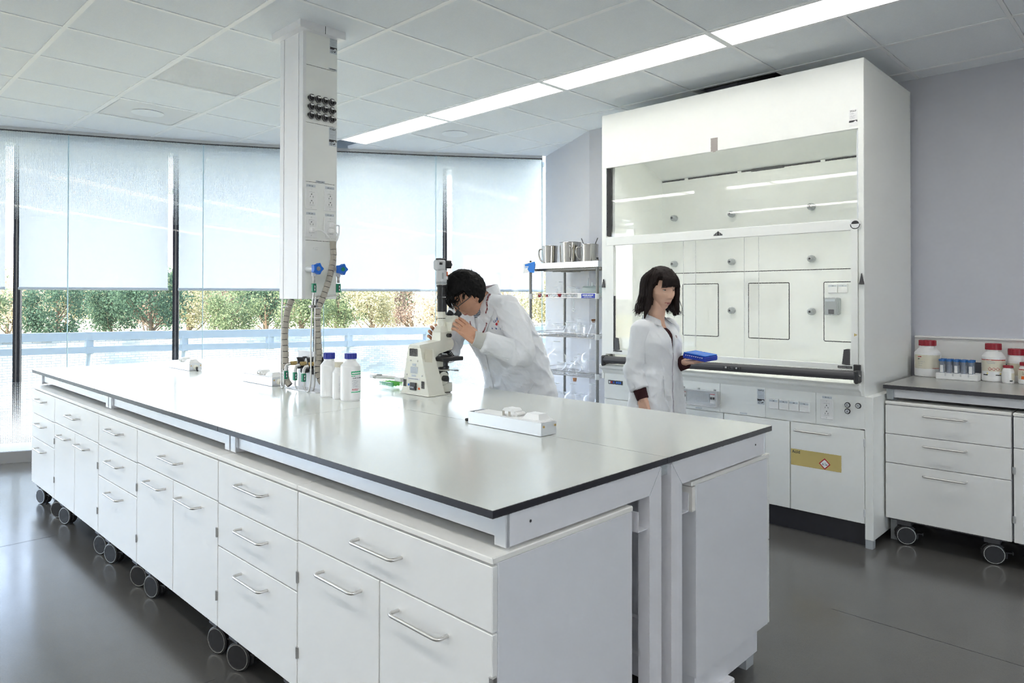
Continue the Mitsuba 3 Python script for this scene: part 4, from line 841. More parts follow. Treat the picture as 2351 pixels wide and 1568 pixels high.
# ------------------------------------------------------------------ socket boxes on the bench
def socket_box(x0, x1, label, cord=True, plugs=1):
    t = thing('socket_box', label, 'power strip', 'metal socket boxes on the bench'); y0, y1, z0, z1 = .708, .79, .902, .948
    part(t, 'housing', cat(box(x0, x1, y0, y0 + .002, z0, z1), box(x0, x1, y1 - .002, y1, z0, z1), box(x0, x1, y0, y1, z0, z0 + .002), box(x1 - .002, x1, y0, y1, z0, z1), box(x0, x0 + .002, y0, y1, z0, z1)), 'alu', label='aluminium housing')
    L = x1 - x0
    part(t, 'top_cover', cat(box(x0 + L * .08, x1 - .004, y0 + .004, y1 - .004, z1 - .012, z1 + .003, .002)), 'white_plastic')
    part(t, 'cover_joint', box(x0 + L * .53, x0 + L * .533, y0 + .006, y1 - .006, z1 + .0028, z1 + .0036), 'light_grey')
    def hood_(a, b, h):
        e = .014
        p = [(a, y0 + .006, z1 + .003), (b, y0 + .006, z1 + .003), (b, y1 - .006, z1 + .003), (a, y1 - .006, z1 + .003), (a + e * .4, y0 + .012, z1 + .010), (b - e * .4, y0 + .012, z1 + .010), (b - e * .4, y1 - .012, z1 + .010), (a + e * .4, y1 - .012, z1 + .010), (a + e, y0 + .018, z1 + h), (b - e, y0 + .018, z1 + h), (b - e, y1 - .022, z1 + h), (a + e, y1 - .022, z1 + h)]
        return trimesh.Trimesh(p, process=False).convex_hull
    part(t, 'hinged_lid', hood_(x0 + L * .74, x0 + L * .96, .026), 'white_plastic'); part(t, 'lid_base', box(x0 + L * .70, x0 + L * .975, y0 + .004, y1 - .004, z1 + .002, z1 + .006, .002), 'white_plastic')
    g = Polygon([(-.026, 0), (.026, 0), (.025, .022), (.017, .030), (-.017, .030), (-.025, .022)])
    xa, xb = x0 + L * .44, x0 + L * .60
    k = part(t, 'cord_hood', cat(box(xa, xb, y0 + .012, y1 - .010, z1 + .003, z1 + .031, .009), box(xa, xb + .012, y0 + .02, y1 - .006, z1 + .003, z1 + .018, .006)), 'white_plastic')
    for xx in (xa + (xb - xa) * .24, xa + (xb - xa) * .74): part(k, 'slot', box(xx - .006, xx + .006, y0 + .0114, y0 + .013, z1 + .004, z1 + .022, .001), 'taupe')
    for yy in (y0 + .012, y1 - .008): part(t, 'screw', cyl((x1, yy, z1 - .014), (x1 + .003, yy, z1 - .014), .0042, n=10), 'brass')
    part(t, 'gland', cyl((x1 if cord == 'right' else x0, .75, .924), ((x1 + .022) if cord == 'right' else x0 - .014, .75, .922), .017, .013, n=18), 'cream', 40)
    s = 1 if cord == 'right' else -1; e = x1 if s > 0 else x0
    part(t, 'cord', tube(spline([(e + s * .012, .75, .923), (e + s * .028, .748, .92), (e + s * .036, .744, .908), (e + s * .05, .742, .9045)], 6), .0062, 10), 'black_plastic', 60)
    return t
socket_box(-.865, -.484, 'aluminium socket box with white covers at the near end of the bench', 'left'); socket_box(-2.85, -2.47, 'aluminium socket box with white covers left of the service column', 'right'); socket_box(-4.015, -3.63, 'aluminium socket box with white covers near the windows', 'right')

# ------------------------------------------------------------------ bottles on the bench
def bottle(label, x, y, z, r, h, cap, cap_r, cap_h, mat='white_plastic', cat_='bottle', group=None, body=None, shoulder=.80, neck=.86, ribs=30):
    t = thing('chemical_bottle', label, cat_, group)
    hb_ = h - cap_h * .85
    prof = [(r * .90, 0), (r * .97, .004), (r, .012), (r, hb_ * shoulder), (r * .97, hb_ * (shoulder + .025)), (cap_r * 1.03, hb_ * neck + hb_ * .05), (cap_r * .92, hb_ * (neck + .07)), (cap_r * .92, hb_)]
    part(t, 'body', at(lathe(prof, 40), x, y, z), mat, 30)
    v = lathe([(cap_r, 0), (cap_r, cap_h * .93), (cap_r * .95, cap_h)], 60); 
    a_ = np.arctan2(v.vertices[:, 1], v.vertices[:, 0]); s_ = 1 + .018 * np.sign(np.sin(a_ * 30)); v.vertices[:, :2] *= np.where(np.hypot(v.vertices[:, 0], v.vertices[:, 1]) > cap_r * .97, s_, 1)[:, None]
    part(t, 'cap', at(v, x, y, z + h - cap_h), cap)
    return t
def wrap(parent, name, x, y, z, r, a0, a1, z0, z1, mat):
    n = max(4, int(abs(a1 - a0) / .12)); A = np.linspace(a0, a1, n + 1)
    v = [(x + (r + .0006) * math.cos(q), y + (r + .0006) * math.sin(q), z + zz_) for q in A for zz_ in (z0, z1)]; f = []
    for i in range(n): f += [(2 * i, 2 * i + 2, 2 * i + 3), (2 * i, 2 * i + 3, 2 * i + 1)]
    return part(parent, name, trimesh.Trimesh(v, f, process=False), mat, True)
def wlines(parent, name, x, y, z, r, a0, a1, zs, th, mat, seed=1):
    g = np.random.default_rng(seed); V, F = [], []
    for zl in zs:
        e = a0 + (a1 - a0) * g.uniform(.45, 1); A = np.linspace(a0, e, 5); b = len(V)
        V += [(x + (r + .0011) * math.cos(q), y + (r + .0011) * math.sin(q), z + zz_) for q in A for zz_ in (zl, zl + th)]
        for i in range(4): F += [(b + 2 * i, b + 2 * i + 2, b + 2 * i + 3), (b + 2 * i, b + 2 * i + 3, b + 2 * i + 1)]
    return part(parent, name, trimesh.Trimesh(V, F, process=False), mat, True)
def wtext(parent, name, s, x, y, z, r, a0, zl, h, mat, w=None, bold=True):
    m = text(s, h, .0004, bold, center=False, w=w); 
    q = a0 + m.vertices[:, 0] / r; rr = r + .0009 + m.vertices[:, 2]; m.vertices = np.c_[x + rr * np.cos(q), y + rr * np.sin(q), z + zl + m.vertices[:, 1]]
    return part(parent, name, m, mat)
VW = math.atan2(-1.1151 - .72, 1.142 + 1.8)          # the side of the bottles that looks into the room
b1 = bottle('white plastic bottle with blue cap and no label, left of the three by the column', -1.905, .722, .9, .0425, .218, 'blue_cap', .0275, .030)
b2 = bottle('small white bottle with pale yellow cap between the two blue capped bottles', -1.806, .716, .9, .030, .178, 'cream_dark', .020, .024)
wrap(b2, 'hazard_label', -1.806, .716, .9, .030, VW - .1, VW + .9, .03, .115, 'paper'); wlines(b2, 'fine_print', -1.806, .716, .9, .030, VW, VW + .8, [.04 + .007 * i for i in range(6)], .0015, 'ink_soft')
b3 = bottle('white plastic bottle with blue cap and green printed label, in front of the other two', -1.722, .728, .9, .0475, .225, 'blue_cap', .0285, .026)
X3 = (-1.722, .728, .9, .0475)
wrap(b3, 'label', *X3, VW + .05, VW + 1.25, .042, .136, 'paper'); wrap(b3, 'green_band', -1.722, .728, .9, .0479, VW + .05, VW + 1.25, .126, .142, 'green_print'); wrap(b3, 'green_band', -1.722, .728, .9, .0479, VW + .05, VW + .45, .118, .121, 'green_print'); wrap(b3, 'green_band', -1.722, .728, .9, .0479, VW + .05, VW + 1.25, .042, .046, 'green_print')
wlines(b3, 'band_text', -1.722, .728, .9, .0484, VW + .12, VW + 1.2, [.1305], .006, 'paper', 9); wtext(b3, 'name_text', 'Oxalic Acid Dihydrate', *X3, VW + .2, .108, .0045, 'ink')
wlines(b3, 'fine_print', *X3, VW + .15, VW + .9, [.067 + .0045 * i for i in range(8)], .0013, 'ink_soft', 4); wlines(b3, 'red_text', *X3, VW + .12, VW + .9, [.052, .057], .0022, 'red_print', 7)

# ------------------------------------------------------------------ microscope
ms = thing('microscope', 'cream upright microscope with black tube and silver camera on top, on the bench', 'microscope')
mx, my = -1.647, 1.228
def mp(n, m, mat='cream', smooth=30, par=None, label=None): return part(par or ms, n, m, mat, smooth, label=label)
hull = lambda p: trimesh.Trimesh(p, process=False).convex_hull
mp('stand', hull([(mx - .108, 1.055, .907), (mx + .112, 1.055, .907), (mx + .105, 1.165, .907), (mx - .10, 1.165, .907), (mx - .06, 1.06, 1.145), (mx + .035, 1.06, 1.145), (mx + .032, 1.14, 1.145), (mx - .055, 1.14, 1.145)]), smooth=False)
mp('stand_base', hull([(mx - .112, 1.05, .902), (mx + .116, 1.05, .902), (mx + .11, 1.17, .902), (mx - .104, 1.17, .902), (mx - .11, 1.052, .909), (mx + .114, 1.052, .909), (mx + .108, 1.168, .909), (mx - .102, 1.168, .909)]), smooth=False)
arm = Polygon([(1.06, 1.143), (1.14, 1.10), (1.155, 1.085), (1.18, 1.105), (1.27, 1.125), (1.282, 1.148), (1.275, 1.168), (1.2, 1.168), (1.06, 1.150)])
m = prism(arm.buffer(.003), .086); M = np.eye(4); M[:3, :3] = np.array([[0, 0, 1.], [1, 0, 0], [0, 1, 0]]); m.apply_transform(M); m.apply_translation((mx - .050, 0, 0)); mp('arm', m, smooth=False)
mp('spine', box(mx - .045, mx + .030, 1.12, 1.175, .93, 1.12, .006), smooth=False); mp('foot', box(mx - .055, mx + .055, 1.15, 1.262, .904, .952, .005), smooth=False)
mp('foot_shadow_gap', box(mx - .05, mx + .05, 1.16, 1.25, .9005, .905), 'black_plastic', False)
# rear face fittings; it leans back slightly
def rear(n, x0, x1, z0, z1, mat, t=.0012): return part(ms, n, box(x0, x1, 1.0535 + (z0 - .907) * .02 - t, 1.0555 + (z1 - .907) * .021, z0, z1), mat)
for i in range(7): rear('vent_slot', mx - .046 + i * .0095, mx - .042 + i * .0095, 1.095, 1.133, 'dark_grey')
for i in range(3): rear('vent_slot', mx - .092 + i * .0085, mx - .0885 + i * .0085, .938, .974, 'dark_grey'); rear('vent_slot', mx + .055 + i * .0085, mx + .0585 + i * .0085, .938, .974, 'dark_grey')
rear('type_plate', mx - .036, mx + .020, 1.008, 1.042, 'tag_silver'); rear('type_plate', mx - .026, mx + .008, .992, 1.002, 'tag_silver'); rear('small_label', mx - .022, mx + .006, 1.046, 1.058, 'tag_silver')
for i in range(5): rear('plate_print', mx - .030, mx + .012, 1.012 + i * .006, 1.0135 + i * .006, 'ink_soft', .0018)
rear('white_label', mx - .058, mx + .040, .976, .986, 'paper'); rear('white_label_print', mx - .052, mx + .030, .979, .983, 'ink_soft', .0018)
k = rear('power_inlet', mx - .030, mx + .014, .925, .962, 'black_plastic', .008); part(k, 'inlet_well', box(mx - .024, mx + .008, 1.044, 1.0455, .931, .947), 'dark_grey'); part(k, 'cord_pin', cat([box(mx + q, mx + q + .003, 1.042, 1.045, .936, .943) for q in (-.018, -.009, .0)]), 'steel')
rear('earth_sticker', mx - .055, mx - .046, .944, .954, 'blue_plastic'); rear('warning_sticker', mx + .028, mx + .040, .930, .940, 'orange_print')
for a_, b_ in ((-.035, 1.072), (.020, 1.072), (-.066, 1.0), (.058, 1.0)): part(ms, 'screw', cyl((mx + a_, 1.0565, b_), (mx + a_, 1.0525, b_), .004, n=10), 'steel_soft')
st_ = hull([(mx + .0415, 1.075, 1.065), (mx + .0415, 1.130, 1.065), (mx + .0365, 1.135, 1.125), (mx + .0365, 1.080, 1.135), (mx + .07, 1.075, 1.065)][:4] + [(mx + .0645, 1.076, 1.045), (mx + .064, 1.128, 1.045)])
part(ms, 'paper_sticker', at(prism([(1.072, 1.05), (1.120, 1.05), (1.120, 1.128), (1.072, 1.133)], .001), M=np.array([[0, 0, 1., 0], [1, 0, 0, 0], [0, 1, 0, 0], [0, 0, 0, 1]]), x=mx + .058), 'beige_paper')
# stage, condenser, knobs
mp('stage', cat(box(mx - .10, mx + .088, 1.165, 1.305, 1.066, 1.086, .003), box(mx - .03, mx + .03, 1.14, 1.18, 1.07, 1.084)), 'black_plastic', False); mp('slide_clip', box(mx - .03, mx + .02, 1.20, 1.205, 1.086, 1.092), 'steel', False)
mp('stage_bracket', box(mx - .03, mx + .033, 1.165, 1.215, 1.034, 1.066, .002), smooth=False)
mp('condenser', at(lathe([(.024, 0), (.030, .004), (.030, .016), (.024, .018), (.024, .034), (.028, .036), (.028, .045), (.022, .050)], 28), mx, my + .015, 1.017), 'black_plastic'); mp('condenser_lever', cat(cyl((mx, my + .03, 1.013), (mx + .055, my + .05, 1.012), .002, n=8), cyl((mx + .05, my + .048, 1.012), (mx + .072, my + .056, 1.012), .004, n=10)), 'grey_plastic')
mp('condenser_carrier', box(mx - .028, mx + .028, 1.17, 1.265, 1.008, 1.018, .003), smooth=False)
mp('field_lamp', at(lathe([(.032, 0), (.032, .012), (.026, .016), (.026, .034), (.030, .038), (.024, .052), (.014, .054)], 28), mx, my + .012, .952), 'black_plastic')
mp('focus_knob', cat(cyl((mx + .02, 1.195, .978), (mx + .056, 1.195, .978), .036, n=36)), 'black_plastic'); mp('focus_ring', cyl((mx + .056, 1.195, .978), (mx + .060, 1.195, .978), .0335, n=36), 'cream'); mp('fine_knob', cyl((mx + .059, 1.195, .978), (mx + .084, 1.195, .978), .015, n=28), 'black_plastic')
# nosepiece and objectives
mp('nosepiece', at(lathe([(.030, 0), (.036, .006), (.036, .016), (.028, .022)], 32), M=trimesh.transformations.rotation_matrix(-.45, (1, 0, 0)), x=mx, y=my + .012, z=1.112), 'black_plastic')
mp('objective', cat(cyl((mx, my - .012, 1.112), (mx, my - .012, 1.095), .012, n=20), cyl((mx, my - .012, 1.128), (mx, my - .012, 1.11), .014, n=20)), 'black_plastic'); mp('objective_tip', cyl((mx, my - .012, 1.098), (mx, my - .012, 1.0885), .006, n=16), 'steel')
o2 = mp('objective', cat(cyl((mx + .006, my + .038, 1.116), (mx + .012, my + .066, 1.078), .0135, n=20)), 'black_plastic')
for i in range(3): part(o2, 'ring', cyl(np.array((mx + .006, my + .038, 1.116)) + (np.array((.006, .028, -.038))) * (.3 + .2 * i), np.array((mx + .006, my + .038, 1.116)) + (np.array((.006, .028, -.038))) * (.36 + .2 * i), .0139, n=20), 'steel')
# head, eyepieces, photo tube, camera
mp('head', hull([(mx + a_, my + b_, z_) for z_, w_, d0, d1 in ((1.170, .036, -.036, .040), (1.212, .033, -.034, .040), (1.245, .019, -.020, .030)) for a_ in (-w_, w_) for b_ in (d0, d1)]), smooth=False)
mp('photo_tube', at(lathe([(.0215, 1.23), (.0215, 1.282), (.0205, 1.2825), (.0205, 1.2855), (.0215, 1.286), (.0215, 1.318)], 32), mx, my, 0)); mp('tube_ring', at(lathe([(.0217, 1.2828), (.0217, 1.2852)], 32), mx, my, 0), 'seam_dark')
mp('binocular', hull([(mx + a_ * .058, my + b_, z_) for a_ in (-1, 1) for b_, z_ in ((.02, 1.215), (.02, 1.262), (.062, 1.297), (.078, 1.272), (.058, 1.235))]), smooth=False)
for s in (-1, 1):
    e = np.array([0, .72, .69]); o = np.array([mx + s * .032, my + .052, 1.272])
    mp('eyepiece_tube', cyl(o, o + e * .024, .0165, n=24)); mp('eyepiece', cat(cyl(o + e * .024, o + e * .040, .0175, n=24), cyl(o + e * .040, o + e * .058, .015, .0185, n=24)), 'black_plastic')
    mp('side_knob', cyl((mx + s * .038, my + .012, 1.196), (mx + s * .058, my + .012, 1.196), .0105, n=18), 'black_plastic')
mp('camera_tube', at(lathe([(.0222, 1.318), (.0222, 1.385), (.0238, 1.387), (.0238, 1.402), (.0225, 1.404), (.0225, 1.448), (.0262, 1.450), (.0262, 1.458)], 32), mx, my, 0), 'black_plastic'); mp('tube_letters', cat([box(mx + .0235, mx + .0242, my - .012 + i * .004, my - .0095 + i * .004, 1.392, 1.396) for i in range(6)]), 'paper', False)
mp('white_ring', at(lathe([(.0262, 1.458), (.0262, 1.461)], 32), mx, my, 0), 'white_plastic'); mp('mount_flange', at(lathe([(.0285, 1.461), (.0285, 1.474)], 32), mx, my, 0), 'grey_plastic')
cam = mp('camera', at(lathe([(.0275, 1.474), (.0285, 1.478), (.0275, 1.532), (.022, 1.537)], 32), mx, my, 0), 'light_grey', label='silver camera')
part(cam, 'camera_body', box(mx - .022, mx + .024, my - .04, my + .012, 1.536, 1.588, .006), 'light_grey'); part(cam, 'camera_grip', box(mx - .020, mx + .022, my + .013, my + .055, 1.545, 1.588, .005), 'black_plastic'); part(cam, 'shoulder', hull([(mx - .02, my - .03, 1.54), (mx + .02, my - .03, 1.54), (mx - .02, my + .01, 1.54), (mx + .02, my + .01, 1.54), (mx - .015, my - .02, 1.528), (mx + .015, my + .0, 1.528)]), 'light_grey')
part(cam, 'camera_top', box(mx - .018, mx + .018, my - .026, my + .016, 1.588, 1.597, .003), 'black_plastic'); part(cam, 'lens_knob', cyl((mx, my + .055, 1.566), (mx, my + .066, 1.566), .016, .010, n=18), 'black_plastic'); part(cam, 'seam', box(mx + .0235, mx + .0246, my - .034, my - .014, 1.562, 1.574), 'ink'); part(cam, 'button', box(mx + .024, mx + .029, my - .018, my - .008, 1.49, 1.522, .002), 'grey_plastic')
part(cam, 'flap', box(mx + .0265, mx + .0285, my + .004, my + .02, 1.486, 1.502), 'paper'); part(cam, 'card_slot', cat(box(mx + .020, mx + .0255, my + .016, my + .022, 1.505, 1.527)), 'orange_print')
# multichannel pipette and tip rack behind the microscope
pp = thing('pipette', 'white multichannel pipette lying on a tip rack left of the microscope', 'pipette')
part(pp, 'handle', cat(tube(spline([(-2.11, 1.13, .952), (-2.03, 1.17, .950), (-1.95, 1.21, .945)], 6), [.012] * 4 + [.010] * 5 + [.009] * 4, 14), box(-2.13, -2.09, 1.11, 1.135, .944, .962, .004)), 'white_plastic', 40); part(pp, 'manifold', box(-1.98, -1.92, 1.17, 1.24, .932, .956, .004), 'white_plastic'); part(pp, 'button', box(-2.09, -2.06, 1.13, 1.15, .960, .967, .002), 'grey_plastic')
tk = thing('tip_rack', 'clear rack of green pipette tips under the pipette left of the microscope', 'pipette tip rack')
part(tk, 'tray', cat(box(-2.08, -1.94, 1.13, 1.135, .9, .93), box(-2.08, -1.94, 1.21, 1.215, .9, .93), box(-2.08, -1.94, 1.13, 1.215, .901, .904)), 'clear_plastic')
for i in range(12): 
    for j in range(4): part(tk, 'tip', cyl((-2.07 + i * .0108, 1.142 + j * .02, .928), (-2.07 + i * .0108, 1.142 + j * .02, .905), .0034, .0016, n=8), 'green_light' if j else 'green_print')

# ------------------------------------------------------------------ wire shelf with steel jugs and glassware
sx0, sx1, sy0, sy1 = -2.925, -2.205, 3.305, 3.765
sh = thing('wire_shelf', 'chrome wire shelving unit between the windows and the fume hood', 'shelf')
levels = [.44, .755, 1.07, 1.395]
for xx in (sx0, sx1):
    for yy in (sy0, sy1):
        p = part(sh, 'post', cyl((xx, yy, .02), (xx, yy, 1.70), 0.0125, n=18), 'post_steel', 40)
        part(p, 'post_cap', cyl((xx, yy, 1.70), (xx, yy, 1.715), .009, n=12), 'black_plastic'); part(p, 'post_foot', at(lathe([(.02, 0), (.02, .02)], 16), xx, yy, 0), 'black_plastic')
        for z in levels: part(p, 'collar', at(lathe([(.019, -.022), (.017, .022)], 18), xx, yy, z + .012), 'light_grey', 40)
part(sh, 'top_shelf', cat(box(sx0 - .03, sx1 + .03, sy0 - .03, sy1 + .03, 1.655, 1.661), box(sx0 - .03, sx1 + .03, sy0 - .03, sy0 - .026, 1.640, 1.688), box(sx0 - .03, sx1 + .03, sy1 + .026, sy1 + .03, 1.640, 1.688), box(sx0 - .03, sx0 - .026, sy0 - .03, sy1 + .03, 1.640, 1.688), box(sx1 + .026, sx1 + .03, sy0 - .03, sy1 + .03, 1.640, 1.688)), 'alu', label='solid metal top shelf')
part(sh, 'shelf_rib', cat([box(sx0, sx1, sy0 + .05 + i * .12, sy0 + .055 + i * .12, 1.625, 1.655) for i in range(4)]), 'steel_dark')
for z in levels:
    rim = []
    for zz_ in (z, z + .034):
        rim += [tube([(sx0, sy0, zz_), (sx1, sy0, zz_)], .0028, 6), tube([(sx0, sy1, zz_), (sx1, sy1, zz_)], .0028, 6), tube([(sx0, sy0, zz_), (sx0, sy1, zz_)], .0028, 6), tube([(sx1, sy0, zz_), (sx1, sy1, zz_)], .0028, 6)]
    n = 22; zig = [(sx0 + (sx1 - sx0) * i / n, sy0, z + (.034 if i % 2 else 0)) for i in range(n + 1)]; rim += [tube([zig[i], zig[i + 1]], .0018, 5) for i in range(n)]
    n = 14; zig = [(sx1, sy0 + (sy1 - sy0) * i / n, z + (.034 if i % 2 else 0)) for i in range(n + 1)]; rim += [tube([zig[i], zig[i + 1]], .0018, 5) for i in range(n)]
    k = part(sh, 'wire_tier', cat(rim), 'steel')
    part(k, 'wires', cat([tube([(sx0 + (sx1 - sx0) * i / 26, sy0, z), (sx0 + (sx1 - sx0) * i / 26, sy1, z)], .0016, 4, False) for i in range(27)]), 'steel', kind='stuff')
sg = part(sh, 'name_plate', box(-2.36, -2.225, sy0 - .008, sy0 - .004, 1.392, 1.428), 'blue_box', label='blue and white shelf sign'); part(sg, 'white_end', box(-2.40, -2.36, sy0 - .008, sy0 - .004, 1.392, 1.428), 'paper'); part(sg, 'sign_text', face(strokes(.108, .011, 9), FACE_Y, -2.293, sy0 - .008, 1.415), 'paper'); part(sg, 'sign_text', face(strokes(.08, .006, 10, seed=4), FACE_Y, -2.293, sy0 - .008, 1.401), 'paper')
tp = thing('blue_tape_label', 'torn blue tape label with white scraps on the corner of the shelf top', 'label')
q = Polygon([(0, .012), (.10, .030), (.118, .03), (.108, -.062), (.085, -.062), (.055, -.058), (.03, -.03), (.038, -.018), (.002, -.02)])
part(tp, 'tape', face(prism(q, .0012), FACE_Y, sx0 - .035, sy0 - .0335, 1.672), 'blue_tape'); part(tp, 'white_scrap', face(prism([(-.018, .018), (.118, .036), (.118, .03), (.0, .012), (0, -.02), (.0, -.04), (-.02, -.062), (.07, -.066), (.055, -.058), (.03, -.03), (.0, -.018)][:2] + [(.1, .03), (0, .012), (0, -.02), (.03, -.03), (.055, -.058), (-.024, -.064), (-.012, -.03)], .0009), FACE_Y, sx0 - .035, sy0 - .0335, 1.672), 'paper'); part(tp, 'white_stroke', face(box(.004, .042, -.014, -.007, .0012, .0018), FACE_Y, sx0 - .035, sy0 - .0335, 1.672), 'paper')
def jug(label, x, y, r, h, hang, z=1.661, spoons=False, handle_=True):
    t = thing('steel_jug', label, 'jug', 'steel jugs on the shelf top')
    part(t, 'body', at(lathe([(0, .003), (r * .86, .003), (r * .97, h), (r * 1.03, h + .003), (r * 1.02, h + .005), (r, h + .002), (r * .9, 0)][::-1] + [(0, 0)], 40, True), x, y, z), 'polished', 40)
    if handle_:
        d = np.array([math.cos(hang), math.sin(hang), 0]); o = np.array([x, y, z])
        part(t, 'handle', tube(spline([o + d * r * .95 + [0, 0, h * .88], o + d * (r + .028) + [0, 0, h * .86], o + d * (r + .036) + [0, 0, h * .62], o + d * (r + .02) + [0, 0, h * .36], o + d * r * .92 + [0, 0, h * .26]], 6), .007, 10), 'polished', 60)
    if spoons:
        for i, (a_, b_) in enumerate(((-.04, -.02), (.045, .02))): part(t, 'spoon_handle', tube([(x, y, z + .05), (x + a_ * 1.6, y + b_, z + h + .055)], .004, 8), 'steel_dark')
    return t
jug('polished steel jug with open handle, leftmost on the shelf top', -2.785, 3.40, .068, .175, 3.5); jug('widest polished steel jug, in the middle of the shelf top', -2.575, 3.42, .092, .195, -.9); jug('polished steel jug holding spatulas, on the shelf top beside the fume hood', -2.345, 3.38, .075, .165, -2.2, spoons=True)
def glassware(kind, x, y, z, s, label, group, lie=0, rz=0):
    t = thing({'flask': 'glass_flask', 'beaker': 'glass_beaker', 'cylinder': 'glass_cylinder', 'funnel': 'glass_funnel', 'round': 'round_flask'}[kind], label, {'flask': 'flask', 'beaker': 'beaker', 'cylinder': 'measuring cylinder', 'funnel': 'funnel', 'round': 'flask'}[kind], group)
    w = .0025
    prof = {'flask': [(0, 0), (.040, 0), (.046, .006), (.016, .075), (.014, .11), (.017, .113)], 'beaker': [(0, 0), (.036, 0), (.040, .005), (.040, .085), (.043, .09)], 'cylinder': [(0, 0), (.030, 0), (.032, .006), (.032, .20), (.034, .205)], 'funnel': [(.006, 0), (.006, .05), (.045, .10), (.046, .102)], 'round': [(0, 0), (.020, .003), (.042, .02), (.052, .048), (.042, .08), (.018, .098), (.014, .105), (.014, .14), (.017, .143)]}[kind]
    m = lathe_open(prof); m.apply_scale(s)
    if lie: m.apply_transform(trimesh.transformations.rotation_matrix(math.radians(90), (0, 1, 0))); m.apply_transform(trimesh.transformations.rotation_matrix(rz, (0, 0, 1)))
    m.apply_translation((x, y, z - m.bounds[0][2]))
    part(t, 'vessel', m, 'glass', 40)
    rm = prof[-1]; ring = at(lathe([(rm[0] - .0012, rm[1] - .0012), (rm[0] + .0012, rm[1] - .0012), (rm[0] + .0012, rm[1] + .0012), (rm[0] - .0012, rm[1] + .0012)], 24, True), s=s)
    if not lie: part(t, 'rim', at(ring, x, y, z), 'clear_rim', 40)
    return t
def lathe_open(prof, n=28):
    v = [(r * math.cos(2 * math.pi * k / n), r * math.sin(2 * math.pi * k / n), z) for r, z in prof for k in range(n)]; f = []
    for i in range(len(prof) - 1):
        for k in range(n):
            l = (k + 1) % n; f += [(i * n + k, i * n + l, (i + 1) * n + l), (i * n + k, (i + 1) * n + l, (i + 1) * n + k)]
    m = trimesh.Trimesh(v, f, process=True); m.update_faces(m.nondegenerate_faces()); return m
gg = np.random.default_rng(21)
zz_ = 1.401
glassware('flask', -2.69, 3.42, zz_, 1.15, 'small conical glass flask on the upper wire shelf at left', None); glassware('beaker', -2.54, 3.40, zz_, .95, 'narrow square looking glass beaker on the upper wire shelf', None); glassware('beaker', -2.60, 3.52, zz_, .8, 'squat glass beaker at the back of the upper wire shelf', None); glassware('flask', -2.80, 3.50, zz_, .8, 'low glass flask at the left end of the upper wire shelf', None)
gc = thing('glass_cylinder', 'frosted green tinted cylinder lying on the upper wire shelf beside the post', 'glass cylinder'); part(gc, 'tube', cyl((-2.43, 3.42, zz_ + .048), (-2.232, 3.48, zz_ + .048), .044, n=30), 'frost', 40); part(gc, 'stopcock', cyl((-2.36, 3.44, zz_ + .088), (-2.36, 3.44, zz_ + .12), .007, n=12), 'clear_rim'); part(gc, 'stem', cyl((-2.40, 3.435, zz_ + .088), (-2.40, 3.435, zz_ + .16), .005, n=10), 'clear_rim')
for i, xx in enumerate((-2.84, -2.76, -2.62)):
    t = thing('red_stopper', ['dark red stopper at the left end of the upper wire shelf', 'small red ringed stopper, middle one of three on the upper wire shelf', 'dark red stopper, rightmost of three on the upper wire shelf'][i], 'stopper'); part(t, 'body', at(lathe([(.014, 0), (.017, .034)] if i != 1 else [(.008, 0), (.010, .02)], 18), xx, 3.33, zz_), 'red_cap', 40)
def stack(z, n, names, group, smin, smax, kinds, y0=3.36, y1=3.70):
    placed = []
    for i in range(n):
        for _ in range(60):
            k = kinds[int(gg.integers(0, len(kinds)))]; s = gg.uniform(smin, smax); r = {'round': .055, 'flask': .048, 'beaker': .044, 'funnel': .047, 'cylinder': .034}[k] * s; x, y = gg.uniform(sx0 + .03 + r, sx1 - .03 - r), gg.uniform(y0 - .04 + r, y1 + .05 - r)
            if all(math.hypot(x - a_, y - b_) > (r + c_) for a_, b_, c_ in placed): break
        else: continue
        placed.append((x, y, r)); glassware(k, x, y, z, s, names[k], group)
names2 = {'round': 'round bodied clear glass flask on the middle wire shelf', 'flask': 'conical clear glass flask on the middle wire shelf', 'beaker': 'clear glass beaker on the middle wire shelf', 'funnel': 'clear glass funnel on the middle wire shelf', 'cylinder': 'clear glass cylinder on the middle wire shelf'}
stack(1.075, 15, names2, 'glassware on the middle wire shelf', .75, 1.05, ['round', 'beaker', 'beaker', 'flask', 'funnel'])
fk = glassware('flask', -2.275, 3.345, 1.075, 1.15, 'glass flask with brown cork beside the right shelf post, middle wire shelf', None); part(fk, 'cork', at(lathe([(.013, 0), (.017, .026)], 16), -2.275, 3.345, 1.075 + .122), 'cork', 40)
names3 = {k: v.replace('middle', 'lower') for k, v in names2.items()}
glassware('round', -2.36, 3.45, .76, 2.1, 'largest round glass flask on the lower wire shelf, beside the right post', None); glassware('round', -2.76, 3.46, .76, 1.8, 'large round glass flask at the left of the lower wire shelf', None)
gg = np.random.default_rng(8)
def stack2(z, pts, names, group):
    for (x, y, k, s) in pts: glassware(k, x, y, z, s, names[k], group)
stack2(.76, [(-2.62, 3.36, 'beaker', 1.0), (-2.55, 3.46, 'round', .9), (-2.50, 3.35, 'flask', .95), (-2.53, 3.60, 'beaker', 1.2), (-2.64, 3.62, 'round', 1.0), (-2.85, 3.36, 'beaker', .9), (-2.40, 3.64, 'flask', 1.2)], names3, 'glassware on the lower wire shelf')
names4 = {k: v.replace('middle', 'lowest') for k, v in names2.items()}
stack2(.445, [(-2.74, 3.44, 'round', 1.5), (-2.55, 3.42, 'round', 1.6), (-2.34, 3.42, 'round', 1.7), (-2.85, 3.62, 'beaker', 1.2), (-2.62, 3.62, 'beaker', 1.3), (-2.42, 3.64, 'round', 1.2)], names4, 'glassware on the lowest wire shelf')
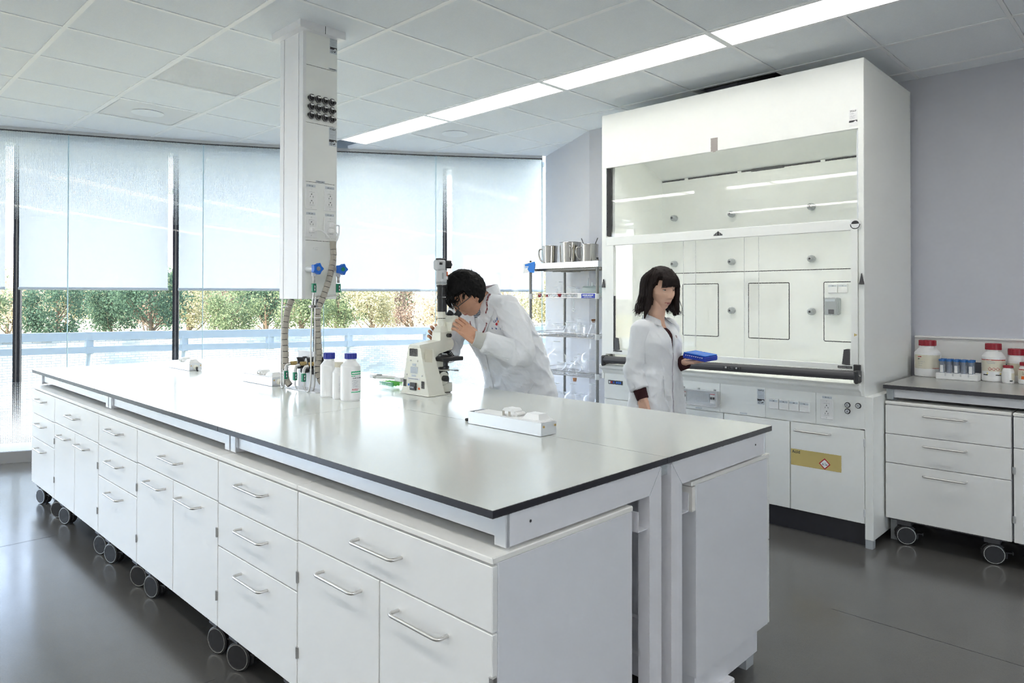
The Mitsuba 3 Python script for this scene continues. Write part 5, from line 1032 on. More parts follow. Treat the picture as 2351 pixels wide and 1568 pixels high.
ck = thing('cork_stopper', 'brown cork stopper hanging under the lower wire shelf', 'stopper'); part(ck, 'body', at(lathe([(.013, 0), (.018, .028)], 16), -2.44, 3.312, .712), 'copper', 40)
gh = thing('hanging_glass_stirrer', 'thin glass rod with a ring hanging below the upper wire shelf', 'glass rod'); part(gh, 'rod', cyl((-2.455, 3.315, 1.31), (-2.455, 3.315, 1.395), .004, n=10), 'clear_rim', 40); part(gh, 'ring', at(lathe([(.010, -.003), (.014, -.003), (.014, .003), (.010, .003)], 18, True), M=trimesh.transformations.rotation_matrix(math.pi / 2, (1, 0, 0)), x=-2.455, y=3.315, z=1.296), 'clear_rim', 40)

# ------------------------------------------------------------------ things on the side bench
VS = math.atan2(-1.1151 - 3.8, 1.142 - .2)
B = [('large round white jar with dark red cap and beige label beside the fume hood', -.030, 3.872, .073, .228, .048, .034), ('tall white jar with dark red cap and a red striped label with hazard diamonds', .322, 3.845, .060, .225, .041, .037), ('white jar with dark red cap behind the small bottles on the side bench', .425, 3.905, .046, .195, .041, .037), ('smallest white bottle with red cap and no front label on the side bench', .402, 3.790, .030, .103, .025, .014), ('short white jar with red cap and orange marked label at the photo edge', .497, 3.80, .049, .125, .041, .018), ('white jar with dark red cap cut by the right edge of the photo', .535, 3.905, .046, .192, .040, .036)]
jars = [bottle(l, x, y, .9, r, h, 'red_cap', cr, ch, shoulder=.74, neck=.84) for l, x, y, r, h, cr, ch in B]
def lab_(i, a0, a1, z0, z1, mat='beige_paper'): _, x, y, r, *_r = B[i]; return wrap(jars[i], 'label', x, y, .9, r, VS + a0, VS + a1, z0, z1, mat)
lab_(0, -1.2, 1.2, .052, .138); wlines(jars[0], 'fine_print', B[0][1], B[0][2], .9, .073, VS - .7, VS - .1, [.07, .083, .095], .002, 'ink_soft', 2); wrap(jars[0], 'red_print', B[0][1], B[0][2], .9, .0735, VS - .75, VS - .42, .124, .129, 'red_print'); wrap(jars[0], 'black_print', B[0][1], B[0][2], .9, .0735, VS - .72, VS - .56, .110, .115, 'ink'); wrap(jars[0], 'red_stripe', B[0][1], B[0][2], .9, .0733, VS + .4, VS + 1.2, .054, .057, 'red_print')
lab_(1, -1.3, 1.3, .038, .130); lab_(1, -1.3, 1.3, .126, .132, 'red_print'); wlines(jars[1], 'fine_print', B[1][1], B[1][2], .9, .060, VS - .6, VS + .2, [.108, .114, .12], .0022, 'ink_soft', 5); wrap(jars[1], 'white_label', B[1][1], B[1][2], .9, .0604, VS - 1.2, VS + .9, .030, .062, 'paper')
for q in (-.32, 0, .32):
    V = []; r_ = .0615
    for k in range(4): a_ = k * math.pi / 2; V.append((B[1][1] + r_ * math.cos(VS + q + .15 * math.cos(a_)), B[1][2] + r_ * math.sin(VS + q + .15 * math.cos(a_)), .9 + .076 + .009 * math.sin(a_)))
    part(jars[1], 'hazard_diamond', tube(V + V[:1], .0012, 5), 'red_print')
for q in (-.6, .5): wrap(jars[1], 'yellow_dot', B[1][1], B[1][2], .9, .0608, VS + q, VS + q + .12, .047, .053, 'yellow_print'); wrap(jars[1], 'bar_print', B[1][1], B[1][2], .9, .0608, VS + q - .35, VS + q + .1, .038, .044, 'ink')
lab_(2, -1.3, 1.3, .04, .11); lab_(4, -1.3, 1.3, .03, .085); lab_(4, -1.3, 1.3, .082, .088, 'red_print'); wrap(jars[4], 'orange_mark', B[4][1], B[4][2], .9, .0494, VS - .8, VS - .2, .030, .048, 'orange_print'); wlines(jars[4], 'fine_print', B[4][1], B[4][2], .9, .049, VS - .7, VS + .2, [.056, .062, .07], .002, 'ink', 6)
wrap(jars[3], 'side_label', B[3][1], B[3][2], .9, .030, VS + .5, VS + 1.5, .02, .06, 'beige_paper'); wrap(jars[3], 'bar_print', B[3][1], B[3][2], .9, .0303, VS + .2, VS + .7, .012, .019, 'ink')
tr_ = thing('tube_rack', 'white foam rack holding blue capped centrifuge tubes on the side bench', 'tube rack')
part(tr_, 'block', box(.043, .262, 3.742, 3.900, .9005, .938, .003), 'white_plastic')
for xx in (.095, .135, .175, .215): part(tr_, 'notch', box(xx - .004, xx + .004, 3.741, 3.745, .922, .939), 'light_grey')
for j in range(2):
    for i in range(5):
        x, y = .070 + i * .0375, 3.775 + j * .05
        t = thing('centrifuge_tube', ('leftmost', 'second from left', 'middle', 'second from right', 'rightmost')[i] + ' blue capped clear tube in the ' + ('front' if j == 0 else 'back') + ' row of the white foam rack', 'test tube', 'blue capped centrifuge tubes')
        part(t, 'tube', at(lathe_open([(.004, -.03), (.0135, -.016), (.0138, .075)], 20), x, y, .938), 'tube_plastic', 40); part(t, 'cap', at(lathe([(.0165, 0), (.0165, .013)], 24), x, y, 1.008), 'blue_lid', 40)
        part(t, 'scale_marks', cat([box(x - .004, x + .004, y - .0146, y - .014, .945 + k * .008, .946 + k * .008) for k in range(6)]), 'ink_soft', kind=None)
        if i in (0, 2, 4) or j == 1: part(t, 'writing_patch', box(x - .010 + .004, x + .010, y - .0152, y - .0142, .942, .985), 'paper')
# ------------------------------------------------------------------ people
def V3(*a): return np.array(a, float)
def nrm(a): a = np.asarray(a, float); return a / np.linalg.norm(a)
def ball(p, r, n=20): return m3.Manifold.sphere(float(r), n).translate([float(q) for q in p])
def blob(groups, n=20):
    out = m3.Manifold()
    for g in groups: out = out + m3.Manifold.batch_hull([ball(p, r, n) for p, r in g])
    return out
def chain(*pr): return [[pr[i], pr[i + 1]] for i in range(len(pr) - 1)]
def to_tri(man): m = man.to_mesh(); return trimesh.Trimesh(np.array(m.vert_properties[:, :3]), np.array(m.tri_verts), process=True)
def to_man(t): return m3.Manifold(m3.Mesh(np.asarray(t.vertices, np.float32), np.asarray(t.faces, np.uint32)))
def soften(man, edge, it=12):
    t = to_tri(man.refine_to_length(edge)); trimesh.smoothing.filter_taubin(t, lamb=.5, nu=.53, iterations=it); return t
def wrinkle(t, amp, freq, seed, stretch=(1, 1, 1), mask=None):
    p = t.vertices * np.array(stretch) * freq; n = meshkit.fbm(p, 3, seed) - .5; n2 = 1 - 2 * np.abs(meshkit.fbm(p * .6 + 9, 2, seed + 7) - .5) * 2
    d = amp * (n * 1.2 + n2 * .8)
    if mask is not None: d = d * mask
    t.vertices = t.vertices + t.vertex_normals * d[:, None]; return t
def folds(t, c, axis, amp, freq, rad, seed):
    # soft creases across an axis, strongest near c
    p = t.vertices - c; u = p @ nrm(axis); w = meshkit.fbm(t.vertices * 7 + seed * 3, 3, seed) - .5
    ph = freq * (u + .09 * w); d = (1 - np.abs(np.sin(ph))) ** 2 - .35; side = np.clip(.55 + 2.2 * (meshkit.fbm(t.vertices * 9 + seed, 2, seed + 20) - .5), 0, 1)
    t.vertices = t.vertices + t.vertex_normals * (amp * d * side * np.exp(-(np.linalg.norm(p, axis=1) / rad) ** 2))[:, None]
def frame(x, up):        # columns: x, y, z with z near up
    x = nrm(x); z = nrm(np.asarray(up, float) - x * (x @ up)); y = np.cross(z, x); M = np.eye(4); M[:3, 0], M[:3, 1], M[:3, 2] = x, y, z; return M
def hand(s, curl=(.5, .55, .6, .65), bend=.9, spread=.06, thumb=(.4, .5), size=1.0):
    # wrist at the origin, fingers along +x, back of the hand +z, thumb on the side s * y
    g = [[(V3(-.02, 0, 0), .021), (V3(-.02, .008, 0), .020), (V3(.015, .018 * 1, 0), .0165), (V3(.015, -.018, 0), .0165)],
         [(V3(.015, .020, 0), .0155), (V3(.015, -.020, 0), .0155), (V3(.083, .030, .002), .0115), (V3(.078, -.030, -.001), .0105)]]
    L = [(.040, .025, .020), (.045, .029, .021), (.042, .027, .020), (.033, .020, .018)]
    for i, (y, x0) in enumerate(((.030, .083), (.010, .088), (-.011, .085), (-.030, .077))):
        p = V3(x0, y * s, .001); a = 0.0; r = (.0092, .0094, .0090, .0080)[i]; sp = spread * (1.3 - i * .9) * s; pts = [(p, r * 1.08)]
        for j in range(3):
            a += curl[i] * (bend if j == 0 else (.95 if j == 1 else .6)); d = V3(math.cos(a) * math.cos(sp), math.sin(sp), -math.sin(a)); p = p + d * L[i][j]; pts.append((p, r * (1, .93, .82)[j]))
        g += chain(*pts)
    b = V3(.012, .022 * s, -.004); p1 = b + V3(.030, .024 * s, -.010 - .02 * thumb[0]); p2 = p1 + V3(.030, .010 * s * (1 - thumb[1]), -.012 - .012 * thumb[0]); p3 = p2 + V3(.024, -.004 * s * thumb[1], -.008)
    g += chain((b, .017), (p1, .0125), (p2, .0105), (p3, .0085))
    m = blob(g, 14); t = to_tri(m.refine_to_length(.0035)); trimesh.smoothing.filter_taubin(t, lamb=.5, nu=.53, iterations=10); t.apply_scale(size); return t
def head_mesh(female=False, sub=5):
    t = trimesh.creation.icosphere(subdivisions=sub); d = t.vertices.copy(); x, y, z = d.T
    sm = lambda a, b, v: (lambda q: q * q * (3 - 2 * q))(np.clip((v - a) / (b - a), 0, 1))
    X = x * (.073 if female else .076); Y = np.where(y > 0, y * .088, y * .098); Z = np.where(z > 0, z * .112, z * .112)
    low = sm(.05, -.85, z); X *= 1 - (.34 if female else .27) * low; Y = np.where(y < 0, Y * (1 - .45 * sm(-.1, -.8, z)), Y + .004 * sm(-.3, -.9, z))
    g = lambda cx, cz, sx, sz: np.exp(-((X - cx) / sx) ** 2 - ((Z - cz) / sz) ** 2) * (y > 0)
    fr = (y > .1)
    nose = np.clip((.022 - Z) / .055, 0, 1) * sm(-.047, -.036, Z) * (Z < .03)
    Y = Y + np.where(fr, np.exp(-(X / (.008 + .007 * np.clip((.02 - Z) / .055, 0, 1))) ** 2) * nose * (.018 if female else .021), 0)
    Y += .004 * g(.012, -.036, .006, .006) + .004 * g(-.012, -.036, .006, .006)
    for s in (-1, 1): Y -= .011 * g(s * .032, .010, .017, .012); Y += .005 * g(s * .030, .031, .022, .008); Y += .003 * g(s * .042, -.022, .018, .018)
    Y += .0065 * g(0, -.060, .021, .0055) + .0065 * g(0, -.0715, .018, .006) - .005 * g(0, -.0655, .022, .0025) - .003 * g(0, -.082, .02, .006) + .008 * g(0, -.100, .020, .014)
    t.vertices = np.c_[X, Y, Z]; return t, d
def surf_y(t, x, z):
    v = t.vertices; m = v[:, 1] > 0; v = v[m]; k = np.argsort((v[:, 0] - x) ** 2 + (v[:, 2] - z) ** 2)[:4]; return v[k, 1].mean()
def ear_mesh(s):
    p = spline([(.0, .010, -.022), (.004 * 1, .014, -.004), (.007, .010, .016), (.009, -.004, .024), (.010, -.016, .018), (.009, -.019, .002), (.006, -.010, -.016), (.003, .004, -.026)], 5)
    m = cat(tube(p, .0048, 8), box(-.003, .004, -.012, .010, -.020, .018, .003)); m.apply_transform(np.diag([s, 1, 1, 1]))
    if s < 0: m.invert()
    return m
def face_parts(person, t, M, lips, closed=.0, brows='hair', ears=True):
    k = person
    for s in (-1, 1):
        ey = surf_y(t, s * .032, .010) - .0085
        part(k, 'eye', at(trimesh.creation.icosphere(subdivisions=3, radius=.0122), s * .032, ey, .010).apply_transform(M), 'eye_white', True); part(k, 'iris', at(trimesh.creation.icosphere(subdivisions=2, radius=.0058), s * .032, ey + .0078, .009).apply_transform(M), 'iris', True)
        lid = lathe([(.0128, 0), (.0128 * .86, .0064), (.0128 * .5, .0111), (0, .0128)], 20); lid.apply_transform(trimesh.transformations.rotation_matrix(-math.radians(6 + 55 * closed), (1, 0, 0))); rim = [(.0131 * math.cos(q), .0131 * math.sin(q), .0) for q in np.linspace(.25, math.pi - .25, 9)]; ls = tube(rim, .0011, 6); ls.apply_transform(trimesh.transformations.rotation_matrix(-math.radians(6 + 55 * closed), (1, 0, 0))); part(k, 'eyelash', at(ls, s * .032, ey + .0008, .0115).apply_transform(M), brows)
        part(k, 'eyelid', at(lid, s * .032, ey + .0006, .0115).apply_transform(M), 'skin' if not lips == 'f' else 'skin_pale', True)
        b = [(s * q, surf_y(t, s * q, .030) + .0015, .028 + w) for q, w in ((.014, 0), (.024, .003), (.036, .004), (.048, -.001))]
        part(k, 'eyebrow', tube(spline(b, 5), [.0018] + [.0030] * 13 + [.0028, .0012], 8).apply_transform(M), brows)
    L = [(q, surf_y(t, q, -.0655) + .0005, -.0655 + w) for q, w in ((-.022, -.001), (-.012, .0015), (0, .0005), (.012, .0015), (.022, -.001))]
    part(k, 'lips', cat(tube(spline(L, 5), np.r_[.0010, np.full(19, .0032), .0010], 8), tube(spline([(a, b - .0008, c - .0052) for a, b, c in L[1:4]], 5), np.r_[.001, np.full(9, .0036), .001], 8)).apply_transform(M), 'lips', True)
def head_frame(c, f, up, s=1.0):
    f = nrm(f); u = nrm(np.asarray(up) - f * (f @ up)); x = np.cross(f, u); M = np.eye(4); M[:3, 0], M[:3, 1], M[:3, 2], M[:3, 3] = x * s, f * s, u * s, c; return M
def union_body(pieces):
    o = m3.Manifold()
    for p in pieces:
        q = to_man(p) if isinstance(p, trimesh.Trimesh) else p
        if q.status() == m3.Error.NoError: o = o + q
        else: print('not manifold', q.status())
    return to_tri(o)
def station(c, lat, w, r): return [(np.asarray(c, float) + np.asarray(lat, float) * s * w, r) for s in (-1, 1)]
def trunk_groups(st): return [st[i] + st[i + 1] for i in range(len(st) - 1)]
from scipy.spatial import cKDTree
def sheet(poly, step=.004, t=.0012):
    # a flat polygon cut into small cells, thin and two sided, so that it can follow cloth
    from shapely.geometry import box as sbox
    x0, y0, x1, y1 = poly.bounds; ms = []
    for x in np.arange(x0, x1, step * 3):
        for y in np.arange(y0, y1, step * 3):
            c = poly.intersection(sbox(x, y, x + step * 3, y + step * 3))
            for g in getattr(c, 'geoms', [c]):
                if g.geom_type == 'Polygon' and g.area > 1e-9: ms.append(trimesh.creation.extrude_polygon(g, t, engine='earcut'))
    return cat(ms)

# ---- the man at the microscope
man = thing('person', 'man in white lab coat and black glasses leaning over the microscope', 'person')
hc, hf, hu = V3(-1.643, 1.405, 1.405), nrm((-.27, -.69, -.68)), V3(-.10, -.62, .78)
HM = head_frame(hc, hf, hu, 1.04)
ht, hd_ = head_mesh(); ht2 = ht.copy(); ht2.apply_transform(HM)
ears = [at(ear_mesh(s), s * .073, -.008, -.004).apply_transform(HM) for s in (-1, 1)]
lat = nrm((1, .05, 0)); LW, RW = V3(-1.472, 1.302, 1.182), V3(-1.715, 1.315, 1.135)
LE, RE, LS, RS = V3(-1.345, 1.525, 1.095), V3(-1.865, 1.455, 1.085), V3(-1.465, 1.55, 1.318), V3(-1.815, 1.535, 1.335)
hip = V3(-1.60, 1.775, .90); nb = V3(-1.637, 1.515, 1.395)
body = blob(trunk_groups([station(hip, lat, .085, .095), station((-1.605, 1.71, 1.08), lat, .075, .09), station((-1.62, 1.60, 1.25), lat, .10, .095), station((-1.635, 1.55, 1.33), lat, .13, .062)]) +
    [[(nb + V3(0, .01, -.05), .066), (nb, .055)], [(nb, .055), (hc + V3(0, .035, -.02), .060)]] +
    chain((LS, .05), (LE, .04), (LW, .024)) + chain((RS, .05), (RE, .04), (RW, .024)) +
    chain((V3(-1.69, 1.775, .88), .09), (V3(-1.70, 1.76, .48), .06), (V3(-1.70, 1.80, .10), .042)) + chain((V3(-1.51, 1.775, .88), .09), (V3(-1.50, 1.76, .48), .06), (V3(-1.50, 1.80, .10), .042)) +
    chain((V3(-1.70, 1.81, .05), .04), (V3(-1.70, 1.68, .035), .03)) + chain((V3(-1.50, 1.81, .05), .04), (V3(-1.50, 1.68, .035), .03)))
tip = V3(-1.588, 1.258, 1.285)
Lh = hand(-1, (.34, .32, .34, .40), .75, .05, (.9, .2)); M = frame(tip - LW, V3(.62, -.55, .56)); M[:3, 3] = LW; Lh.apply_transform(M)
Rh = hand(1, (.55, .55, .6, .6), .9, .05, (.4, .4)); M = frame(V3(-1.745, 1.225, 1.235) - RW, V3(-.7, .1, .4)); M[:3, 3] = RW; Rh.apply_transform(M)
skin_all = union_body([soften(body, .012, 10), Lh, Rh, ht2] + ears)
part(man, 'body', skin_all, 'skin', 50)
face_parts(man, ht, HM, 'm', closed=.7)
# hair: a thick cap over the skull plus loose strands
def hair_cap(t, d, hairline, thick, seed, amp=.006):
    x, y, z = d.T; V = t.vertices; m = hairline(V, d); n = meshkit.fbm(d * np.array([14, 9, 9]) + seed, 3, seed) - .5
    h = t.copy(); h.vertices = V + t.vertex_normals * (np.where(m > 0, thick(d) + amp * n * 2, 0) * np.clip(m, 0, 1) - .004 * (1 - np.clip(m, 0, 1)))[:, None]; return h
def man_line(V, d):
    z0 = np.where(d[:, 1] > .25, .058 - .012 * np.abs(d[:, 0]), np.where(d[:, 1] > -.12, .012 - (d[:, 1] < .06) * .025 + .0 * d[:, 0], -.062))
    return (V[:, 2] - z0) / .012
hm = hair_cap(ht, hd_, man_line, lambda d: .020 + .012 * np.clip(d[:, 2], 0, 1) + .004 * (d[:, 1] > 0) - .010 * np.clip(-d[:, 2] * 2 + .2, 0, 1), 3)
hair = part(man, 'hair', hm.apply_transform(HM), 'hair', True)
g_ = np.random.default_rng(4); st_ = []
for i in range(260):
    a = g_.uniform(-math.pi, math.pi); el = g_.uniform(.22, 1.0); dv = nrm((math.cos(a) * math.sqrt(1 - el * el), math.sin(a) * math.sqrt(1 - el * el), el)); b = dv * V3(.084, .104, .122) + V3(0, 0, .010)
    t_ = nrm(V3(.35 * g_.normal(), .75 + .3 * g_.normal(), -.35 + .2 * g_.normal())); t_ = nrm(t_ - dv * (t_ @ dv) + dv * .06); L = g_.uniform(.03, .055)
    st_.append(tube([b, b + t_ * L * .5 + dv * .004, b + t_ * L - dv * .004], [.0030, .0024, .0004], 5, False))
for i in range(90):      # the fringe over the forehead
    xx = g_.uniform(-.06, .06); b = V3(xx, .070 - 2.5 * xx * xx, .082); st_.append(tube([b, b + V3(.004 * g_.normal(), .026, -.018), b + V3(.010 * g_.normal() - .1 * xx, .031 - 3 * xx * xx, -.030 - .014 * g_.uniform())], [.0048, .0040, .0008], 5, False))
part(man, 'hair_strands', cat(st_).apply_transform(HM), 'hair', True, kind='stuff')
# glasses
gl_ = []
for s in (-1, 1):
    c = V3(s * .033, surf_y(ht, 0, .012) + .007, .008); q = [(c[0] + .0235 * math.cos(a) * (1.0), c[1] - .004 * abs(math.cos(a)) ** 2 * (1 if math.cos(a) * s > 0 else .2), c[2] + .019 * math.sin(a)) for a in np.linspace(0, 2 * math.pi, 25)]
    gl_ += [tube(q, .0022, 8), tube(spline([(s * .056, c[1] - .004, .013), (s * .072, .055, .014), (s * .080, .0, .010), (s * .079, -.022, -.006)], 6), .0021, 8)]
gl_.append(tube([(-.010, surf_y(ht, 0, .012) + .008, .013), (0, surf_y(ht, 0, .012) + .010, .015), (.010, surf_y(ht, 0, .012) + .008, .013)], .002, 8))
gk = part(man, 'glasses', cat(gl_).apply_transform(HM), 'black_plastic', 50, label='black framed glasses')
# shirt at the neck, sweater cuffs, coat
part(man, 'shirt', soften(blob([[(nb + V3(0, .005, -.055), .074), (nb + V3(0, -.01, -.012), .060)], station((-1.635, 1.555, 1.315), lat, .06, .082) + station((-1.62, 1.61, 1.22), lat, .06, .10)]), .012, 6), 'stripe_shirt', 50, label='navy and white striped shirt')
def sleeve_end(p, q, r0, r1): return to_man(cyl(p, q, r0, r1, n=40))
cuffL = cyl(LE + (LW - LE) * .70, LE + (LW - LE) * 1.02, .046, .0395, 36); cuffR = cyl(RE + (RW - RE) * .72, RE + (RW - RE) * 1.0, .042, .035, 36)
part(man, 'sweater_cuff', cuffL, 'knit_grey', 40, label='grey knit cuff'); part(man, 'sweater_cuff', cuffR, 'stripe_shirt', 40, label='striped cuff')
co = blob(trunk_groups([station((-1.60, 1.80, .48), lat, .135, .125), station((-1.60, 1.775, .90), lat, .105, .118), station((-1.605, 1.705, 1.08), lat, .095, .115), station((-1.62, 1.60, 1.245), lat, .105, .115), station((-1.635, 1.548, 1.335), lat, .135, .076)]) + [station((-1.635, 1.555, 1.325), lat, .10, .078) + [(nb + V3(0, .055, -.06), .066)]])
arms = chain((LS + V3(-.012, 0, -.004), .071), (LS + (LE - LS) * .5 + V3(.004, .01, 0), .066), (LE, .060)) + chain((RS, .075), (RS + (RE - RS) * .5, .068), (RE, .062)) + chain((LE, .060), (LE + (LW - LE) * .35 + V3(0, 0, -.006), .056)) + chain((RE, .062), (RE + (RW - RE) * .35, .058))
co = co + blob(arms) + sleeve_end(LE + (LW - LE) * .25, LE + (LW - LE) * .80, .062, .051) + sleeve_end(RE + (RW - RE) * .25, RE + (RW - RE) * .80, .062, .053)
co = co.trim_by_plane([0, 0, 1], .47)
ct = to_tri(co.refine_to_length(.0085)); trimesh.smoothing.filter_taubin(ct, lamb=.5, nu=.53, iterations=8)
dL = np.linalg.norm(ct.vertices - LE, axis=1); dR = np.linalg.norm(ct.vertices - RE, axis=1); dS = np.linalg.norm(ct.vertices - (LS + LE) / 2, axis=1)
wrinkle(ct, .012, 11, 5, (1.2, 1.2, .8)); folds(ct, LE, LW - LS, .026, 52, .12, 2); folds(ct, RE, RW - RS, .02, 50, .12, 3); folds(ct, V3(-1.50, 1.53, 1.25), V3(.6, .3, 1), .017, 60, .14, 4); folds(ct, V3(-1.48, 1.72, 1.10), V3(.2, .6, 1), .016, 48, .20, 6); folds(ct, V3(-1.56, 1.70, .98), V3(-.6, -.5, 1), .014, 45, .2, 7); wrinkle(ct, .003, 40, 13, (1, .5, 1.2))
coat = part(man, 'lab_coat', ct, 'coat', 60, label='white lab coat')
fn = nrm((.45, -.85, -.15))

def lay(surf, poly, name, mat, axis=1, sign=-1, lo=-9, off=.002, t=.0015, par=None, step=.004):
    # a flat piece of cloth drawn in the two other axes and laid on the garment's outside
    o = [k for k in (0, 1, 2) if k != axis]; nv = surf.vertex_normals; ok = (nv[:, axis] * sign > .05) & (surf.vertices[:, axis] > lo); sv = surf.vertices[ok]; kd = cKDTree(sv[:, o])
    m = sheet(Polygon(poly).buffer(0), step, t); d, idx = kd.query(m.vertices[:, :2], k=8); w = 1 / (d + .002) ** 2; q = (sv[idx][:, :, axis] * w).sum(1) / w.sum(1)
    v = np.zeros((len(q), 3)); v[:, o[0]], v[:, o[1]] = m.vertices[:, 0], m.vertices[:, 1]; v[:, axis] = q + sign * (off + m.vertices[:, 2]); m.vertices = v
    if sign < 0 and axis == 1: pass
    return part(par, name, m, mat)
def ribbon2(path, w):
    from shapely.geometry import LineString
    return list(LineString([tuple(q[:2]) for q in spline([(a, b, 0) for a, b in path], 5)]).buffer(w / 2, cap_style=2).exterior.coords)
def band(lower, upper, name, mat, par, t=.004, n=6):
    a, b = spline(lower, n), spline(upper, n); mid = (a + b) / 2; c = mid.mean(0); out = mid - c; out /= np.linalg.norm(out, axis=1, keepdims=True); V, F = [], []
    for p, q, o in zip(a, b, out): V += [p, q, q + o * t, p + o * t]
    for i in range(len(a) - 1):
        for k_ in range(4): l = (k_ + 1) % 4; F += [(i * 4 + k_, i * 4 + l, i * 4 + 4 + l), (i * 4 + k_, i * 4 + 4 + l, i * 4 + 4 + k_)]
    e = (len(a) - 1) * 4; F += [(0, 2, 1), (0, 3, 2), (e, e + 1, e + 2), (e, e + 2, e + 3)]
    return part(par, name, trimesh.Trimesh(V, F, process=False), mat)
lay(ct, [(-1.600, 1.425), (-1.560, 1.412), (-1.546, 1.37), (-1.540, 1.335), (-1.552, 1.318), (-1.512, 1.322), (-1.528, 1.272), (-1.58, 1.215), (-1.642, 1.13), (-1.646, 1.185), (-1.634, 1.26), (-1.630, 1.32), (-1.630, 1.38)], 'lapel', 'coat', 1, -1, 1.40, .003, .004, coat)
lay(ct, [(-1.672, 1.385), (-1.690, 1.33), (-1.716, 1.285), (-1.720, 1.262), (-1.698, 1.20), (-1.668, 1.12), (-1.652, 1.18), (-1.658, 1.26), (-1.664, 1.33)], 'lapel', 'coat', 1, -1, 1.40, .003, .004, coat)
for pth in ([(-1.572, 1.412), (-1.556, 1.37), (-1.550, 1.34), (-1.556, 1.305)], [(-1.556, 1.256), (-1.592, 1.216), (-1.62, 1.172), (-1.643, 1.13)], [(-1.690, 1.262), (-1.688, 1.21), (-1.676, 1.15)]): lay(ct, ribbon2(pth, .0085), 'coat_trim', 'coat_trim', 1, -1, 1.40, .0075, .001, coat)
band([(-1.572, 1.520, 1.405), (-1.560, 1.565, 1.412), (-1.600, 1.618, 1.405), (-1.655, 1.622, 1.400), (-1.712, 1.575, 1.395), (-1.700, 1.525, 1.385)], [(-1.592, 1.492, 1.438), (-1.572, 1.545, 1.462), (-1.605, 1.588, 1.468), (-1.655, 1.590, 1.462), (-1.700, 1.552, 1.450), (-1.690, 1.505, 1.420)], 'collar', 'coat', coat, .006)
band([(-1.60, 1.49, 1.42), (-1.582, 1.545, 1.437), (-1.61, 1.58, 1.44), (-1.655, 1.582, 1.437), (-1.692, 1.55, 1.43), (-1.684, 1.505, 1.41)], [(-1.597, 1.488, 1.437), (-1.577, 1.543, 1.461), (-1.608, 1.584, 1.467), (-1.655, 1.586, 1.461), (-1.696, 1.55, 1.449), (-1.687, 1.503, 1.419)], 'collar_lining', 'collar_lining', coat, .002)
lay(ct, [(-1.542, 1.238), (-1.444, 1.243), (-1.446, 1.165), (-1.50, 1.152), (-1.548, 1.165)], 'chest_pocket', 'coat', 1, -1, 1.42, .002, .0025, coat)
for xx, w_ in ((-1.525, .004), (-1.497, .008), (-1.466, .010)): lay(ct, [(xx - w_ / 2, 1.222), (xx + w_ / 2, 1.224), (xx + w_ / 2 + .002, 1.229), (xx - w_ / 2, 1.232)], 'pocket_embroidery', 'blue_ink', 1, -1, 1.42, .0055, .0008, coat)
for q, m_ in (([(-1.492, 1.270), (-1.486, 1.272), (-1.484, 1.284), (-1.489, 1.290), (-1.494, 1.282)], 'blue_ink'), ([(-1.484, 1.270), (-1.474, 1.272), (-1.474, 1.262), (-1.482, 1.258)], 'orange_print'), ([(-1.490, 1.260), (-1.484, 1.258), (-1.482, 1.246), (-1.489, 1.243), (-1.495, 1.250)], 'red_print')): lay(ct, q, 'chest_emblem', m_, 1, -1, 1.42, .003, .0008, coat)
lay(ct, list(Point(-1.500, 1.266).buffer(.0065).exterior.coords), 'chest_emblem', 'blue_ink', 1, -1, 1.42, .003, .0006, coat); lay(ct, list(Point(-1.500, 1.266).buffer(.0042).exterior.coords), 'chest_emblem', 'paper', 1, -1, 1.42, .0037, .0006, coat)
lay(ct, [(-1.600, .985), (-1.445, 1.045), (-1.405, .93), (-1.44, .87), (-1.562, .85)], 'side_pocket', 'coat', 1, -1, 1.52, .003, .004, coat); lay(ct, [(-1.600, .985), (-1.445, 1.045), (-1.441, 1.028), (-1.594, .966)], 'pocket_hem', 'coat', 1, -1, 1.52, .0075, .0015, coat)
lay(ct, [(-1.700, 1.10), (-1.664, 1.09), (-1.676, .98), (-1.682, .80), (-1.722, .80), (-1.716, .98)], 'placket', 'coat', 1, -1, 1.50, .002, .003, coat)
for zb_ in (.995, .88): lay(ct, list(Point(-1.698, zb_).buffer(.0095).exterior.coords), 'button', 'white_plastic', 1, -1, 1.50, .0055, .003, coat)

